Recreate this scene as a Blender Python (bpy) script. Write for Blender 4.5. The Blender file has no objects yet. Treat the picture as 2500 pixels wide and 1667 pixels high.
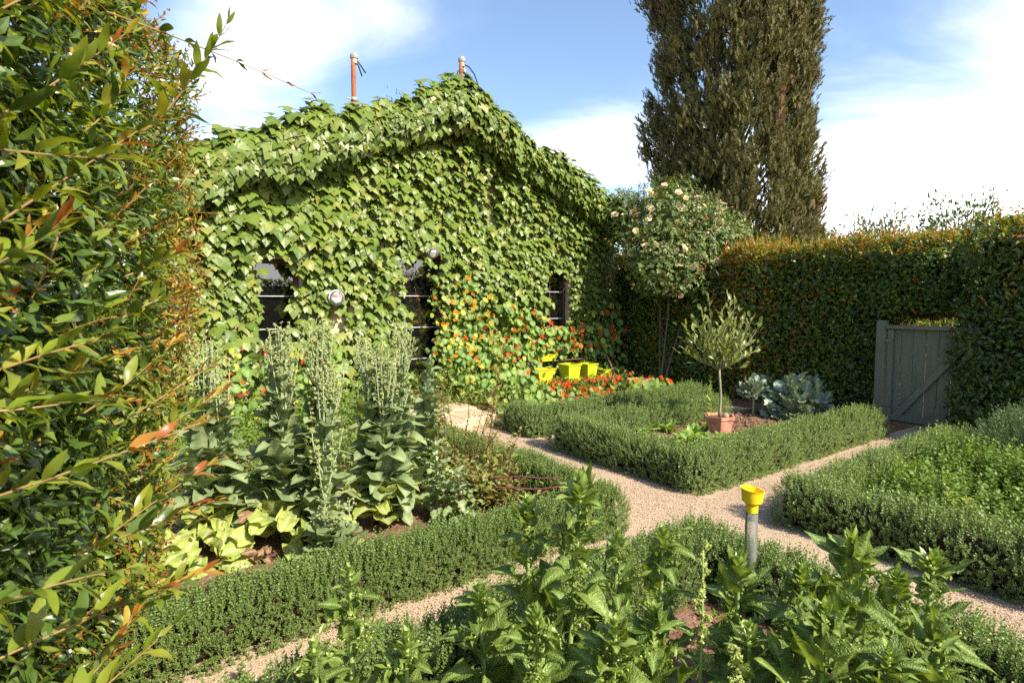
import bpy, math, random
import numpy as np
from mathutils import Matrix, Vector

# ------------------------------------------------------------------ camera, sky, sun, exposure
sc = bpy.context.scene
R = math.radians
CAM_H = 1.75
cam_data = bpy.data.cameras.new('camera')
cam_data.sensor_width = 36.0
cam_data.lens = 20.16
cam_data.clip_start = 0.05
cam_data.clip_end = 1500
cam_data.dof.use_dof = True
cam_data.dof.focus_distance = 5.0
cam_data.dof.aperture_fstop = 7.1
cam = bpy.data.objects.new('camera', cam_data)
sc.collection.objects.link(cam)
cam.location = (0, 0, CAM_H)
cam.rotation_euler = (R(90 - 4.025), 0, 0)
sc.camera = cam

SUN_AZ = R(131)          # clockwise from +Y (view direction): sun stands to the right
SUN_EL = R(40)
SUN = np.array([math.sin(SUN_AZ) * math.cos(SUN_EL), math.cos(SUN_AZ) * math.cos(SUN_EL), math.sin(SUN_EL)])

world = bpy.data.worlds.new('World')
sc.world = world
world.use_nodes = True
nt = world.node_tree
nt.nodes.clear()
def wn(t, **kw):
    n = nt.nodes.new(t)
    for k, v in kw.items():
        setattr(n, k, v)
    return n
def wl(a, b):
    nt.links.new(a, b)
def wmath(op, a, b=None, c=None, clamp=False):
    n = wn('ShaderNodeMath', operation=op, use_clamp=clamp)
    for i, x in enumerate((a, b, c)):
        if x is None:
            continue
        if isinstance(x, (int, float)):
            n.inputs[i].default_value = x
        else:
            wl(x, n.inputs[i])
    return n.outputs[0]
sky = wn('ShaderNodeTexSky', sky_type='NISHITA')
sky.sun_disc = False
sky.sun_elevation = SUN_EL
sky.sun_rotation = SUN_AZ
sky.air_density = 1.0
sky.dust_density = 0.6
sky.ozone_density = 1.6
bg = wn('ShaderNodeBackground')
bg.inputs[1].default_value = 0.135
wl(sky.outputs[0], bg.inputs[0])
cl = wn('ShaderNodeBackground')
cl.inputs[0].default_value = (1.0, 0.985, 0.97, 1)
cl.inputs[1].default_value = 1.08
tc = wn('ShaderNodeTexCoord')
sep = wn('ShaderNodeSeparateXYZ')
wl(tc.outputs['Generated'], sep.inputs[0])
den = wmath('ADD', wmath('MAXIMUM', sep.outputs[2], 0.0), 0.22)
comb = wn('ShaderNodeCombineXYZ')
wl(wmath('DIVIDE', sep.outputs[0], den), comb.inputs[0])
wl(wmath('DIVIDE', sep.outputs[1], den), comb.inputs[1])
mp = wn('ShaderNodeMapping')
mp.inputs['Rotation'].default_value = (0, 0, R(-25))
mp.inputs['Scale'].default_value = (0.55, 1.25, 1)
mp.inputs['Location'].default_value = (9.1, 3.3, 0)
wl(comb.outputs[0], mp.inputs[0])
n1 = wn('ShaderNodeTexNoise')
n1.inputs['Scale'].default_value = 1.35
n1.inputs['Detail'].default_value = 8
n1.inputs['Roughness'].default_value = 0.52
n1.inputs['Distortion'].default_value = 0.55
wl(mp.outputs[0], n1.inputs['Vector'])
hor = wmath('POWER', wmath('SUBTRACT', 1.0, wmath('MAXIMUM', sep.outputs[2], 0.0), clamp=True), 3.0)
bank = wmath('ADD', wmath('MULTIPLY', sep.outputs[0], 0.42), wmath('MULTIPLY', sep.outputs[2], -0.18))   # a bank of high cloud in the east
lob = None
for (cx, cy, cz), cr, ck in (((-.37, 1.035, .47), 12, .15), ((-.47, 1.026, .33), 9, .09), ((.121, 1.021, .262), 2.6, .22), ((-.10, 1.03, .52), 9, .07)):   # drifting cumulus
    l_ = math.sqrt(cx * cx + cy * cy + cz * cz); c0 = math.cos(R(cr))
    dt = wmath('ADD', wmath('MULTIPLY', sep.outputs[0], cx / l_), wmath('ADD', wmath('MULTIPLY', sep.outputs[1], cy / l_), wmath('MULTIPLY', sep.outputs[2], cz / l_)))
    v_ = wmath('MULTIPLY', wmath('MAXIMUM', wmath('DIVIDE', wmath('SUBTRACT', dt, c0), 1 - c0), 0.0), ck)
    lob = v_ if lob is None else wmath('ADD', lob, v_)
n2 = wn('ShaderNodeTexNoise')
n2.inputs['Scale'].default_value = 5.0
n2.inputs['Detail'].default_value = 6
n2.inputs['Roughness'].default_value = 0.55
wl(tc.outputs['Generated'], n2.inputs['Vector'])
puff = wmath('MULTIPLY', lob, wmath('MULTIPLY', n2.outputs['Fac'], 2.0))
s1 = wmath('ADD', wmath('ADD', n1.outputs['Fac'], puff), wmath('ADD', wmath('MULTIPLY', hor, 0.24), wmath('MAXIMUM', bank, -0.05)))
mr = wn('ShaderNodeMapRange')
mr.interpolation_type = 'SMOOTHSTEP'
mr.inputs['From Min'].default_value = 0.54
mr.inputs['From Max'].default_value = 0.98
wl(s1, mr.inputs['Value'])
mix = wn('ShaderNodeMixShader')
wl(mr.outputs[0], mix.inputs[0])
wl(bg.outputs[0], mix.inputs[1])
wl(cl.outputs[0], mix.inputs[2])
wo = wn('ShaderNodeOutputWorld')
wl(mix.outputs[0], wo.inputs[0])

sun_data = bpy.data.lights.new('sun', 'SUN')
sun_data.energy = 4.8
sun_data.angle = R(0.53)
sun_data.color = (1.0, 0.90, 0.74)
sun = bpy.data.objects.new('sun', sun_data)
sc.collection.objects.link(sun)
sun.rotation_euler = Vector(SUN).to_track_quat('Z', 'Y').to_euler()

sc.view_settings.view_transform = 'Standard'
sc.view_settings.look = 'None'
sc.view_settings.gamma = 1.0
sc.view_settings.exposure = 1.0
sc.cycles.max_bounces = 6
sc.cycles.diffuse_bounces = 3
sc.cycles.glossy_bounces = 3
sc.cycles.transmission_bounces = 4
sc.cycles.transparent_max_bounces = 6
sc.cycles.caustics_reflective = False
sc.cycles.caustics_refractive = False
sc.cycles.sample_clamp_indirect = 4.0
sc.cycles.use_denoising = False

# ------------------------------------------------------------------ the garden grid: A runs along the house front, B runs towards the house
TH = R(35.933)
AX = np.array([math.cos(TH), math.sin(TH), 0.0])
BX = np.array([-math.sin(TH), math.cos(TH), 0.0])
UP = np.array([0.0, 0.0, 1.0])
CAM = np.array([0.0, 0.0, CAM_H])
def P(A, B, z=0.0):
    A = np.asarray(A, float); B = np.asarray(B, float); z = np.asarray(z, float)
    return A[..., None] * AX + B[..., None] * BX + z[..., None] * UP
def AB(p):
    return p @ AX, p @ BX

def norm(v):
    return v / np.maximum(np.linalg.norm(v, axis=-1, keepdims=True), 1e-9)
def fbm(p, seed=0, freq=1.0, octaves=3):
    r = np.random.default_rng(seed)
    out = np.zeros(p.shape[:-1]); amp = 1.0
    for o in range(octaves):
        for k in range(4):
            w = r.normal(size=p.shape[-1]) * freq
            out += amp * np.sin(p @ w + r.uniform(0, 6.28)) * 0.4
        amp *= 0.55; freq *= 2.1
    return out

# ------------------------------------------------------------------ materials
def mat_base(name):
    m = bpy.data.materials.new(name)
    m.use_nodes = True
    t = m.node_tree
    t.nodes.clear()
    return m, t
def N(t, typ, **kw):
    n = t.nodes.new(typ)
    for k, v in kw.items():
        setattr(n, k, v)
    return n
def ramp(t, fac, cols):
    r = N(t, 'ShaderNodeValToRGB')
    e = r.color_ramp.elements
    k = len(cols)
    for i, c in enumerate(cols):
        pos = i / max(1, k - 1)
        if i < 2:
            el = e[i]
            el.position = pos
        else:
            el = e.new(pos)
        el.color = (c[0], c[1], c[2], 1)
    t.links.new(fac, r.inputs[0])
    return r.outputs[0]

def leaf_mat(name, cols, rough=0.42, spec=0.4, trans=0.3, rib=None, tcol=None, bump=0.0, bscale=60.0, mottle=0.0):
    m, t = mat_base(name)
    g = N(t, 'ShaderNodeNewGeometry')
    oi = N(t, 'ShaderNodeObjectInfo')
    ad = N(t, 'ShaderNodeMath', operation='ADD')
    t.links.new(g.outputs['Random Per Island'], ad.inputs[0])
    t.links.new(oi.outputs['Random'], ad.inputs[1])
    fr = N(t, 'ShaderNodeMath', operation='FRACT')
    t.links.new(ad.outputs[0], fr.inputs[0])
    col = ramp(t, fr.outputs[0], cols)
    if mottle > 0:
        tcn = N(t, 'ShaderNodeTexCoord')
        nz = N(t, 'ShaderNodeTexNoise')
        nz.inputs['Scale'].default_value = bscale * 0.35
        nz.inputs['Detail'].default_value = 3
        t.links.new(tcn.outputs['Object'], nz.inputs['Vector'])
        hs = N(t, 'ShaderNodeHueSaturation')
        mrn = N(t, 'ShaderNodeMapRange')
        mrn.inputs['From Min'].default_value = 0.3
        mrn.inputs['From Max'].default_value = 0.7
        mrn.inputs['To Min'].default_value = 1 - mottle
        mrn.inputs['To Max'].default_value = 1 + mottle
        t.links.new(nz.outputs['Fac'], mrn.inputs['Value'])
        t.links.new(mrn.outputs[0], hs.inputs['Value'])
        t.links.new(col, hs.inputs['Color'])
        col = hs.outputs[0]
    if rib is not None:
        at = N(t, 'ShaderNodeAttribute', attribute_name='rib')
        mx = N(t, 'ShaderNodeMix', data_type='RGBA')
        t.links.new(at.outputs['Fac'], mx.inputs[0])
        t.links.new(col, mx.inputs[6])
        mx.inputs[7].default_value = (*rib, 1)
        col = mx.outputs[2]
    pb = N(t, 'ShaderNodeBsdfPrincipled')
    t.links.new(col, pb.inputs['Base Color'])
    pb.inputs['Roughness'].default_value = rough
    pb.inputs['Specular IOR Level'].default_value = spec
    tr = N(t, 'ShaderNodeBsdfTranslucent')
    if tcol is None:
        mm = N(t, 'ShaderNodeMix', data_type='RGBA', blend_type='MULTIPLY')
        mm.inputs[0].default_value = 1.0
        t.links.new(col, mm.inputs[6])
        mm.inputs[7].default_value = (1.7, 1.55, 0.6, 1)
        t.links.new(mm.outputs[2], tr.inputs['Color'])
    else:
        tr.inputs['Color'].default_value = (*tcol, 1)
    if bump > 0:
        tcn2 = N(t, 'ShaderNodeTexCoord')
        nb = N(t, 'ShaderNodeTexNoise')
        nb.inputs['Scale'].default_value = bscale
        nb.inputs['Detail'].default_value = 2
        t.links.new(tcn2.outputs['Object'], nb.inputs['Vector'])
        bp = N(t, 'ShaderNodeBump')
        bp.inputs['Strength'].default_value = bump
        bp.inputs['Distance'].default_value = 0.01
        t.links.new(nb.outputs['Fac'], bp.inputs['Height'])
        t.links.new(bp.outputs[0], pb.inputs['Normal'])
    ms = N(t, 'ShaderNodeMixShader')
    ms.inputs[0].default_value = trans
    t.links.new(pb.outputs[0], ms.inputs[1])
    t.links.new(tr.outputs[0], ms.inputs[2])
    out = N(t, 'ShaderNodeOutputMaterial')
    t.links.new(ms.outputs[0], out.inputs[0])
    return m

def solid_mat(name, c1, c2=None, scale=8.0, rough=0.6, spec=0.4, metal=0.0, bump=0.0, bscale=None, detail=5, c3=None, stretch=None, coord='Object', bdist=0.01):
    m, t = mat_base(name)
    pb = N(t, 'ShaderNodeBsdfPrincipled')
    pb.inputs['Roughness'].default_value = rough
    pb.inputs['Specular IOR Level'].default_value = spec
    pb.inputs['Metallic'].default_value = metal
    tcn = N(t, 'ShaderNodeTexCoord')
    vec = tcn.outputs[coord]
    if stretch:
        mpn = N(t, 'ShaderNodeMapping')
        mpn.inputs['Scale'].default_value = stretch
        t.links.new(vec, mpn.inputs[0])
        vec = mpn.outputs[0]
    nz = N(t, 'ShaderNodeTexNoise')
    nz.inputs['Scale'].default_value = scale
    nz.inputs['Detail'].default_value = detail
    nz.inputs['Roughness'].default_value = 0.62
    t.links.new(vec, nz.inputs['Vector'])
    if c2 is None:
        pb.inputs['Base Color'].default_value = (*c1, 1)
    else:
        mrn = N(t, 'ShaderNodeMapRange')
        mrn.inputs['From Min'].default_value = 0.3
        mrn.inputs['From Max'].default_value = 0.7
        t.links.new(nz.outputs['Fac'], mrn.inputs['Value'])
        col = ramp(t, mrn.outputs[0], [c1, c2] if c3 is None else [c1, c2, c3])
        t.links.new(col, pb.inputs['Base Color'])
    if bump > 0:
        nb = nz
        if bscale:
            nb = N(t, 'ShaderNodeTexNoise')
            nb.inputs['Scale'].default_value = bscale
            nb.inputs['Detail'].default_value = 6
            t.links.new(vec, nb.inputs['Vector'])
        bp = N(t, 'ShaderNodeBump')
        bp.inputs['Strength'].default_value = bump
        bp.inputs['Distance'].default_value = bdist
        t.links.new(nb.outputs['Fac'], bp.inputs['Height'])
        t.links.new(bp.outputs[0], pb.inputs['Normal'])
    out = N(t, 'ShaderNodeOutputMaterial')
    t.links.new(pb.outputs[0], out.inputs[0])
    return m

M = {}
M['soil'] = solid_mat('soil', (0.10, 0.052, 0.032), (0.20, 0.115, 0.075), 9, 0.95, 0.1, bump=0.9, bscale=38, bdist=0.03, c3=(0.27, 0.165, 0.115))
M['gravel'] = solid_mat('gravel', (0.34, 0.245, 0.165), (0.48, 0.36, 0.25), 110, 0.95, 0.15, bump=0.9, bscale=120, bdist=0.012, c3=(0.56, 0.435, 0.315), detail=3)
M['pebble'] = leaf_mat('pebble', [(0.34, 0.24, 0.16), (0.48, 0.36, 0.25), (0.58, 0.45, 0.33), (0.40, 0.29, 0.20), (0.52, 0.385, 0.27)], 0.9, 0.2, 0.0)
M['clod'] = leaf_mat('clod', [(0.10, 0.05, 0.03), (0.22, 0.125, 0.08), (0.28, 0.175, 0.12), (0.15, 0.08, 0.05)], 0.95, 0.1, 0.0)
M['sandstone'] = solid_mat('sandstone', (0.42, 0.31, 0.19), (0.58, 0.45, 0.30), 5, 0.85, 0.2, bump=0.5, bscale=25)
M['brick'] = solid_mat('brick', (0.22, 0.06, 0.035), (0.36, 0.12, 0.07), 14, 0.85, 0.2, bump=0.4, bscale=60)
M['plaster'] = solid_mat('plaster', (0.55, 0.43, 0.27), (0.66, 0.54, 0.36), 3, 0.9, 0.2, bump=0.25, bscale=40)
M['roof'] = solid_mat('roof_covering', (0.05, 0.045, 0.04), (0.10, 0.09, 0.08), 6, 0.9, 0.2, bump=0.3, bscale=50)
M['dark_room'] = solid_mat('dark_room', (0.03, 0.025, 0.02), None)
M['frame_paint'] = solid_mat('frame_paint', (0.07, 0.035, 0.028), (0.12, 0.07, 0.055), 10, 0.5, 0.4)
M['mullion'] = solid_mat('mullion', (0.34, 0.34, 0.33), (0.46, 0.46, 0.44), 12, 0.45, 0.5)
def glass_mat():
    m, t = mat_base('window_glass')
    pb = N(t, 'ShaderNodeBsdfPrincipled')
    pb.inputs['Base Color'].default_value = (0.006, 0.006, 0.006, 1)
    pb.inputs['Roughness'].default_value = 0.015
    pb.inputs['IOR'].default_value = 2.0
    pb.inputs['Specular IOR Level'].default_value = 0.8
    o = N(t, 'ShaderNodeOutputMaterial')
    t.links.new(pb.outputs[0], o.inputs[0])
    return m
M['window_glass'] = glass_mat()
def clear_mat(name, tint=(0.93, 0.95, 0.94), rough=0.08, refl=0.12, cloud=0.16):
    m, t = mat_base(name)
    tr = N(t, 'ShaderNodeBsdfTransparent'); tr.inputs[0].default_value = (*tint, 1)
    gl = N(t, 'ShaderNodeBsdfGlossy'); gl.inputs['Roughness'].default_value = rough
    df = N(t, 'ShaderNodeBsdfDiffuse'); df.inputs[0].default_value = (0.8, 0.8, 0.76, 1)
    fz = N(t, 'ShaderNodeFresnel'); fz.inputs[0].default_value = 1.5
    ad = N(t, 'ShaderNodeMath', operation='ADD'); ad.inputs[1].default_value = refl * 0.4
    t.links.new(fz.outputs[0], ad.inputs[0])
    a = N(t, 'ShaderNodeMixShader'); a.inputs[0].default_value = cloud
    t.links.new(tr.outputs[0], a.inputs[1]); t.links.new(df.outputs[0], a.inputs[2])
    b = N(t, 'ShaderNodeMixShader')
    t.links.new(ad.outputs[0], b.inputs[0]); t.links.new(a.outputs[0], b.inputs[1]); t.links.new(gl.outputs[0], b.inputs[2])
    o = N(t, 'ShaderNodeOutputMaterial'); t.links.new(b.outputs[0], o.inputs[0])
    return m
M['clear_plastic'] = clear_mat('clear_plastic', cloud=0.24)
M['meter_glass'] = clear_mat('meter_glass', rough=0.03, refl=0.3, cloud=0.12)
M['yellow_plastic'] = solid_mat('yellow_plastic', (0.80, 0.55, 0.015), (0.86, 0.62, 0.02), 20, 0.38, 0.5)
M['black_plastic'] = solid_mat('black_plastic', (0.018, 0.018, 0.022), (0.03, 0.03, 0.035), 20, 0.5, 0.4)
M['white_paint'] = solid_mat('white_paint', (0.8, 0.8, 0.77), (0.72, 0.72, 0.7), 10, 0.45, 0.4)
M['dial_grey'] = solid_mat('dial_grey', (0.55, 0.55, 0.53), (0.66, 0.66, 0.63), 30, 0.4, 0.5)
M['lime_pot'] = solid_mat('lime_pot', (0.50, 0.55, 0.015), (0.56, 0.60, 0.03), 12, 0.45, 0.4)
M['gold_pot'] = solid_mat('gold_pot', (0.62, 0.46, 0.015), (0.68, 0.52, 0.03), 12, 0.45, 0.4)
M['terracotta'] = solid_mat('terracotta', (0.34, 0.13, 0.075), (0.50, 0.235, 0.155), 9, 0.85, 0.2, bump=0.2, bscale=60, c3=(0.60, 0.36, 0.27))
M['rust'] = solid_mat('rusty_pipe', (0.15, 0.045, 0.018), (0.36, 0.12, 0.05), 18, 0.8, 0.3, bump=0.3, bscale=90, c3=(0.24, 0.08, 0.035), stretch=(1, 1, 0.4))
M['rack_metal'] = solid_mat('rack_metal', (0.10, 0.045, 0.04), (0.20, 0.10, 0.09), 30, 0.6, 0.4, bump=0.2)
M['galvanised'] = solid_mat('galvanised', (0.26, 0.22, 0.18), (0.44, 0.41, 0.36), 25, 0.6, 0.4, 0.2)
M['wire'] = solid_mat('black_wire', (0.012, 0.013, 0.02))
M['wire_white'] = solid_mat('white_wire', (0.65, 0.65, 0.63))
M['gate_paint'] = solid_mat('gate_paint', (0.13, 0.137, 0.095), (0.17, 0.178, 0.128), 7, 0.75, 0.3, bump=0.25, bscale=50, stretch=(3, 3, 0.35))
M['bark'] = solid_mat('bark', (0.09, 0.065, 0.045), (0.20, 0.16, 0.12), 22, 0.9, 0.2, bump=0.6, bscale=40, stretch=(1, 1, 0.3))
M['bay_bark'] = solid_mat('bay_bark', (0.20, 0.19, 0.12), (0.34, 0.32, 0.22), 25, 0.85, 0.2, bump=0.3)
M['twig'] = solid_mat('twig', (0.025, 0.02, 0.012), (0.045, 0.035, 0.02), 20, 0.95, 0.1, bump=0.5)
M['stone'] = solid_mat('stone', (0.25, 0.19, 0.14), (0.38, 0.30, 0.23), 12, 0.9, 0.2, bump=0.3)
M['shoot_stem'] = solid_mat('shoot_stem', (0.22, 0.13, 0.04), (0.34, 0.24, 0.10), 20, 0.55, 0.35)
M['green_stem'] = solid_mat('green_stem', (0.20, 0.29, 0.07), (0.30, 0.40, 0.12), 20, 0.5, 0.35)
M['pale_stem'] = solid_mat('pale_stem', (0.33, 0.40, 0.22), (0.44, 0.50, 0.30), 20, 0.55, 0.3)
M['red_stem'] = solid_mat('red_stem', (0.07, 0.010, 0.014), (0.15, 0.022, 0.032), 20, 0.5, 0.4)

M['ivy'] = leaf_mat('ivy_leaf', [(0.085, 0.135, 0.016), (0.13, 0.185, 0.022), (0.10, 0.155, 0.02), (0.17, 0.225, 0.035), (0.115, 0.175, 0.02), (0.15, 0.20, 0.03), (0.07, 0.12, 0.018), (0.24, 0.25, 0.05), (0.09, 0.15, 0.018)], 0.40, 0.38, 0.2, rib=(0.22, 0.32, 0.07))
M['hedge_dark'] = leaf_mat('hedge_dark_leaf', [(0.038, 0.075, 0.012), (0.065, 0.115, 0.018), (0.09, 0.145, 0.02), (0.05, 0.09, 0.014)], 0.33, 0.5, 0.2)
M['hedge_bright'] = leaf_mat('hedge_bright_leaf', [(0.14, 0.21, 0.02), (0.22, 0.27, 0.025), (0.18, 0.24, 0.03), (0.27, 0.27, 0.03)], 0.33, 0.5, 0.34)
M['hedge_red'] = leaf_mat('hedge_red_leaf', [(0.34, 0.17, 0.025), (0.30, 0.09, 0.022), (0.40, 0.25, 0.03), (0.33, 0.27, 0.03), (0.28, 0.07, 0.02), (0.36, 0.30, 0.04)], 0.36, 0.4, 0.3)
M['germander'] = leaf_mat('germander_leaf', [(0.135, 0.205, 0.052), (0.205, 0.285, 0.085), (0.165, 0.25, 0.065), (0.25, 0.325, 0.125)], 0.42, 0.4, 0.28, rib=(0.30, 0.34, 0.19))
M['germander_deep'] = leaf_mat('germander_deep_leaf', [(0.12, 0.19, 0.042), (0.18, 0.26, 0.068), (0.145, 0.225, 0.055), (0.24, 0.31, 0.10)], 0.40, 0.42, 0.28, rib=(0.20, 0.28, 0.09))
M['oregano'] = leaf_mat('oregano_leaf', [(0.09, 0.17, 0.025), (0.15, 0.24, 0.035), (0.20, 0.29, 0.05), (0.12, 0.20, 0.03)], 0.5, 0.35, 0.3, rib=(0.26, 0.30, 0.10))
M['rosemary'] = leaf_mat('rosemary_leaf', [(0.07, 0.13, 0.05), (0.11, 0.18, 0.07), (0.09, 0.16, 0.04)], 0.5, 0.35, 0.18, rib=(0.2, 0.22, 0.1))
M['bright_shoot'] = leaf_mat('bright_shoot_leaf', [(0.24, 0.33, 0.05), (0.32, 0.40, 0.08), (0.28, 0.36, 0.07)], 0.4, 0.4, 0.35, rib=(0.4, 0.45, 0.15))
M['cypress'] = leaf_mat('cypress_leaf', [(0.085, 0.09, 0.026), (0.135, 0.135, 0.04), (0.115, 0.125, 0.034), (0.16, 0.125, 0.048), (0.095, 0.11, 0.03)], 0.6, 0.25, 0.16)
M['cypress_brown'] = leaf_mat('cypress_brown_leaf', [(0.20, 0.12, 0.07), (0.27, 0.16, 0.10)], 0.7, 0.2, 0.15)
M['olive'] = leaf_mat('olive_leaf', [(0.06, 0.075, 0.04), (0.10, 0.12, 0.07), (0.08, 0.09, 0.05)], 0.5, 0.35, 0.2)
M['far_shrub'] = leaf_mat('far_shrub_leaf', [(0.05, 0.10, 0.03), (0.09, 0.15, 0.05), (0.07, 0.12, 0.04)], 0.45, 0.4, 0.3)
M['rose_leaf'] = leaf_mat('rose_leaf', [(0.09, 0.14, 0.03), (0.155, 0.205, 0.05), (0.12, 0.175, 0.04), (0.20, 0.25, 0.075)], 0.38, 0.45, 0.24)
M['rose_petal'] = leaf_mat('rose_petal', [(0.78, 0.66, 0.42), (0.82, 0.74, 0.55), (0.8, 0.7, 0.45)], 0.6, 0.2, 0.25, rib=(0.72, 0.42, 0.04), tcol=(0.8, 0.7, 0.5))
M['rose_spent'] = leaf_mat('rose_spent', [(0.36, 0.17, 0.07), (0.50, 0.27, 0.12), (0.42, 0.2, 0.08), (0.55, 0.36, 0.2)], 0.8, 0.1, 0.2)
M['nast_leaf'] = leaf_mat('nasturtium_leaf', [(0.13, 0.25, 0.045), (0.19, 0.31, 0.055), (0.10, 0.22, 0.06), (0.25, 0.34, 0.05), (0.15, 0.27, 0.05)], 0.5, 0.3, 0.3, rib=(0.45, 0.55, 0.26))
M['nast_yellow'] = leaf_mat('nasturtium_yellow_leaf', [(0.40, 0.42, 0.05), (0.48, 0.45, 0.06), (0.32, 0.40, 0.06)], 0.5, 0.3, 0.35, rib=(0.55, 0.58, 0.2))
M['nast_red'] = leaf_mat('nasturtium_red_petal', [(0.62, 0.055, 0.006), (0.70, 0.10, 0.008), (0.55, 0.03, 0.008)], 0.6, 0.2, 0.3, rib=(0.35, 0.02, 0.005), tcol=(0.8, 0.12, 0.01))
M['nast_orange'] = leaf_mat('nasturtium_orange_petal', [(0.78, 0.30, 0.01), (0.82, 0.42, 0.015), (0.76, 0.22, 0.01)], 0.6, 0.2, 0.3, rib=(0.5, 0.08, 0.005), tcol=(0.85, 0.4, 0.01))
M['lettuce'] = leaf_mat('lettuce_leaf', [(0.185, 0.25, 0.12), (0.225, 0.29, 0.14), (0.20, 0.275, 0.125), (0.265, 0.335, 0.145)], 0.48, 0.35, 0.2, rib=(0.33, 0.40, 0.20), bump=0.5, bscale=28, mottle=0.12)
M['lettuce_low'] = leaf_mat('lettuce_low_leaf', [(0.27, 0.36, 0.075), (0.36, 0.42, 0.10), (0.31, 0.40, 0.09), (0.42, 0.44, 0.13)], 0.45, 0.35, 0.28, rib=(0.52, 0.55, 0.27), bump=0.7, bscale=22, mottle=0.15)
M['lettuce_wilt'] = leaf_mat('lettuce_wilted_leaf', [(0.30, 0.19, 0.11), (0.38, 0.27, 0.16), (0.30, 0.16, 0.10)], 0.6, 0.25, 0.25, rib=(0.5, 0.4, 0.25), bump=0.8, bscale=30, mottle=0.2)
M['lettuce_bud'] = leaf_mat('lettuce_bud', [(0.30, 0.36, 0.14), (0.37, 0.42, 0.18), (0.33, 0.38, 0.12), (0.42, 0.45, 0.16)], 0.6, 0.2, 0.2)
M['oak_lettuce'] = leaf_mat('oak_lettuce_leaf', [(0.17, 0.26, 0.085), (0.21, 0.30, 0.10), (0.15, 0.24, 0.07)], 0.5, 0.3, 0.25, rib=(0.40, 0.48, 0.28), mottle=0.1)
M['spinach'] = leaf_mat('spinach_leaf', [(0.085, 0.145, 0.020), (0.13, 0.20, 0.028), (0.105, 0.175, 0.024), (0.175, 0.245, 0.036)], 0.30, 0.55, 0.24, rib=(0.30, 0.42, 0.11), bump=0.9, bscale=30, mottle=0.12)
M['spinach_top'] = leaf_mat('spinach_top_leaf', [(0.13, 0.20, 0.028), (0.19, 0.265, 0.042), (0.155, 0.23, 0.036)], 0.36, 0.5, 0.28, rib=(0.32, 0.44, 0.13))
M['spinach_seed'] = leaf_mat('spinach_seed', [(0.36, 0.44, 0.12), (0.44, 0.50, 0.17), (0.40, 0.46, 0.14)], 0.6, 0.2, 0.25)
M['kale'] = leaf_mat('kale_leaf', [(0.17, 0.24, 0.18), (0.22, 0.29, 0.22), (0.14, 0.205, 0.15), (0.26, 0.33, 0.24)], 0.5, 0.35, 0.15, rib=(0.36, 0.42, 0.3))
M['bay'] = leaf_mat('bay_leaf', [(0.15, 0.20, 0.04), (0.22, 0.27, 0.06), (0.18, 0.235, 0.05), (0.28, 0.32, 0.09)], 0.34, 0.5, 0.25, rib=(0.28, 0.32, 0.12))
M['amaranth'] = leaf_mat('amaranth_leaf', [(0.16, 0.20, 0.04), (0.22, 0.26, 0.06), (0.28, 0.22, 0.07), (0.19, 0.25, 0.07), (0.30, 0.16, 0.07)], 0.5, 0.3, 0.3)
M['seedling'] = leaf_mat('seedling_leaf', [(0.13, 0.25, 0.03), (0.18, 0.31, 0.04), (0.22, 0.34, 0.06)], 0.4, 0.45, 0.3, rib=(0.35, 0.45, 0.15))
M['dry_leaf'] = leaf_mat('dry_leaf', [(0.40, 0.28, 0.14), (0.32, 0.18, 0.09), (0.45, 0.38, 0.24)], 0.8, 0.1, 0.2)

# ------------------------------------------------------------------ mesh and object helpers
COL = sc.collection
def link(o, parent=None, label=None, cat=None, group=None, kind=None):
    COL.objects.link(o)
    if parent is not None:
        o.parent = parent
    if label: o['label'] = label
    if cat: o['category'] = cat
    if group: o['group'] = group
    if kind: o['kind'] = kind
    return o
def empty(name, loc, label=None, cat=None, group=None, kind=None):
    o = bpy.data.objects.new(name, None)
    o.empty_display_size = 0.1
    o.location = tuple(loc)
    return link(o, None, label, cat, group, kind)

def mesh_np(name, V, F, mat, smooth=False, rib=None):
    """V (n,3); F list of arrays of equal-sided faces (k,3) or (k,4)"""
    me = bpy.data.meshes.new(name)
    if not isinstance(F, (list, tuple)):
        F = [F]
    V = np.asarray(V, np.float32)
    loops = np.concatenate([np.asarray(f, np.int32).ravel() for f in F])
    tot = np.concatenate([np.full(len(f), np.asarray(f).shape[1], np.int32) for f in F])
    start = np.concatenate([[0], np.cumsum(tot)[:-1]]).astype(np.int32)
    me.vertices.add(len(V)); me.vertices.foreach_set('co', V.ravel())
    me.loops.add(len(loops)); me.loops.foreach_set('vertex_index', loops)
    me.polygons.add(len(tot)); me.polygons.foreach_set('loop_start', start); me.polygons.foreach_set('loop_total', tot)
    me.polygons.foreach_set('use_smooth', np.full(len(tot), bool(smooth)))
    if rib is not None:
        at = me.attributes.new('rib', 'FLOAT', 'POINT')
        at.data.foreach_set('value', np.asarray(rib, np.float32))
    me.update(calc_edges=True)
    if mat is not None:
        me.materials.append(mat)
    return me
def mobj(name, me, parent=None, loc=(0, 0, 0), **kw):
    o = bpy.data.objects.new(name, me)
    o.location = tuple(loc)
    return link(o, parent, **kw)

class T:   # leaf template: x across, y along, z normal
    def __init__(s, V, F, rib=None):
        s.V = np.asarray(V, float); s.F = np.asarray(F, int)
        s.rib = np.zeros(len(s.V)) if rib is None else np.asarray(rib, float)

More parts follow.
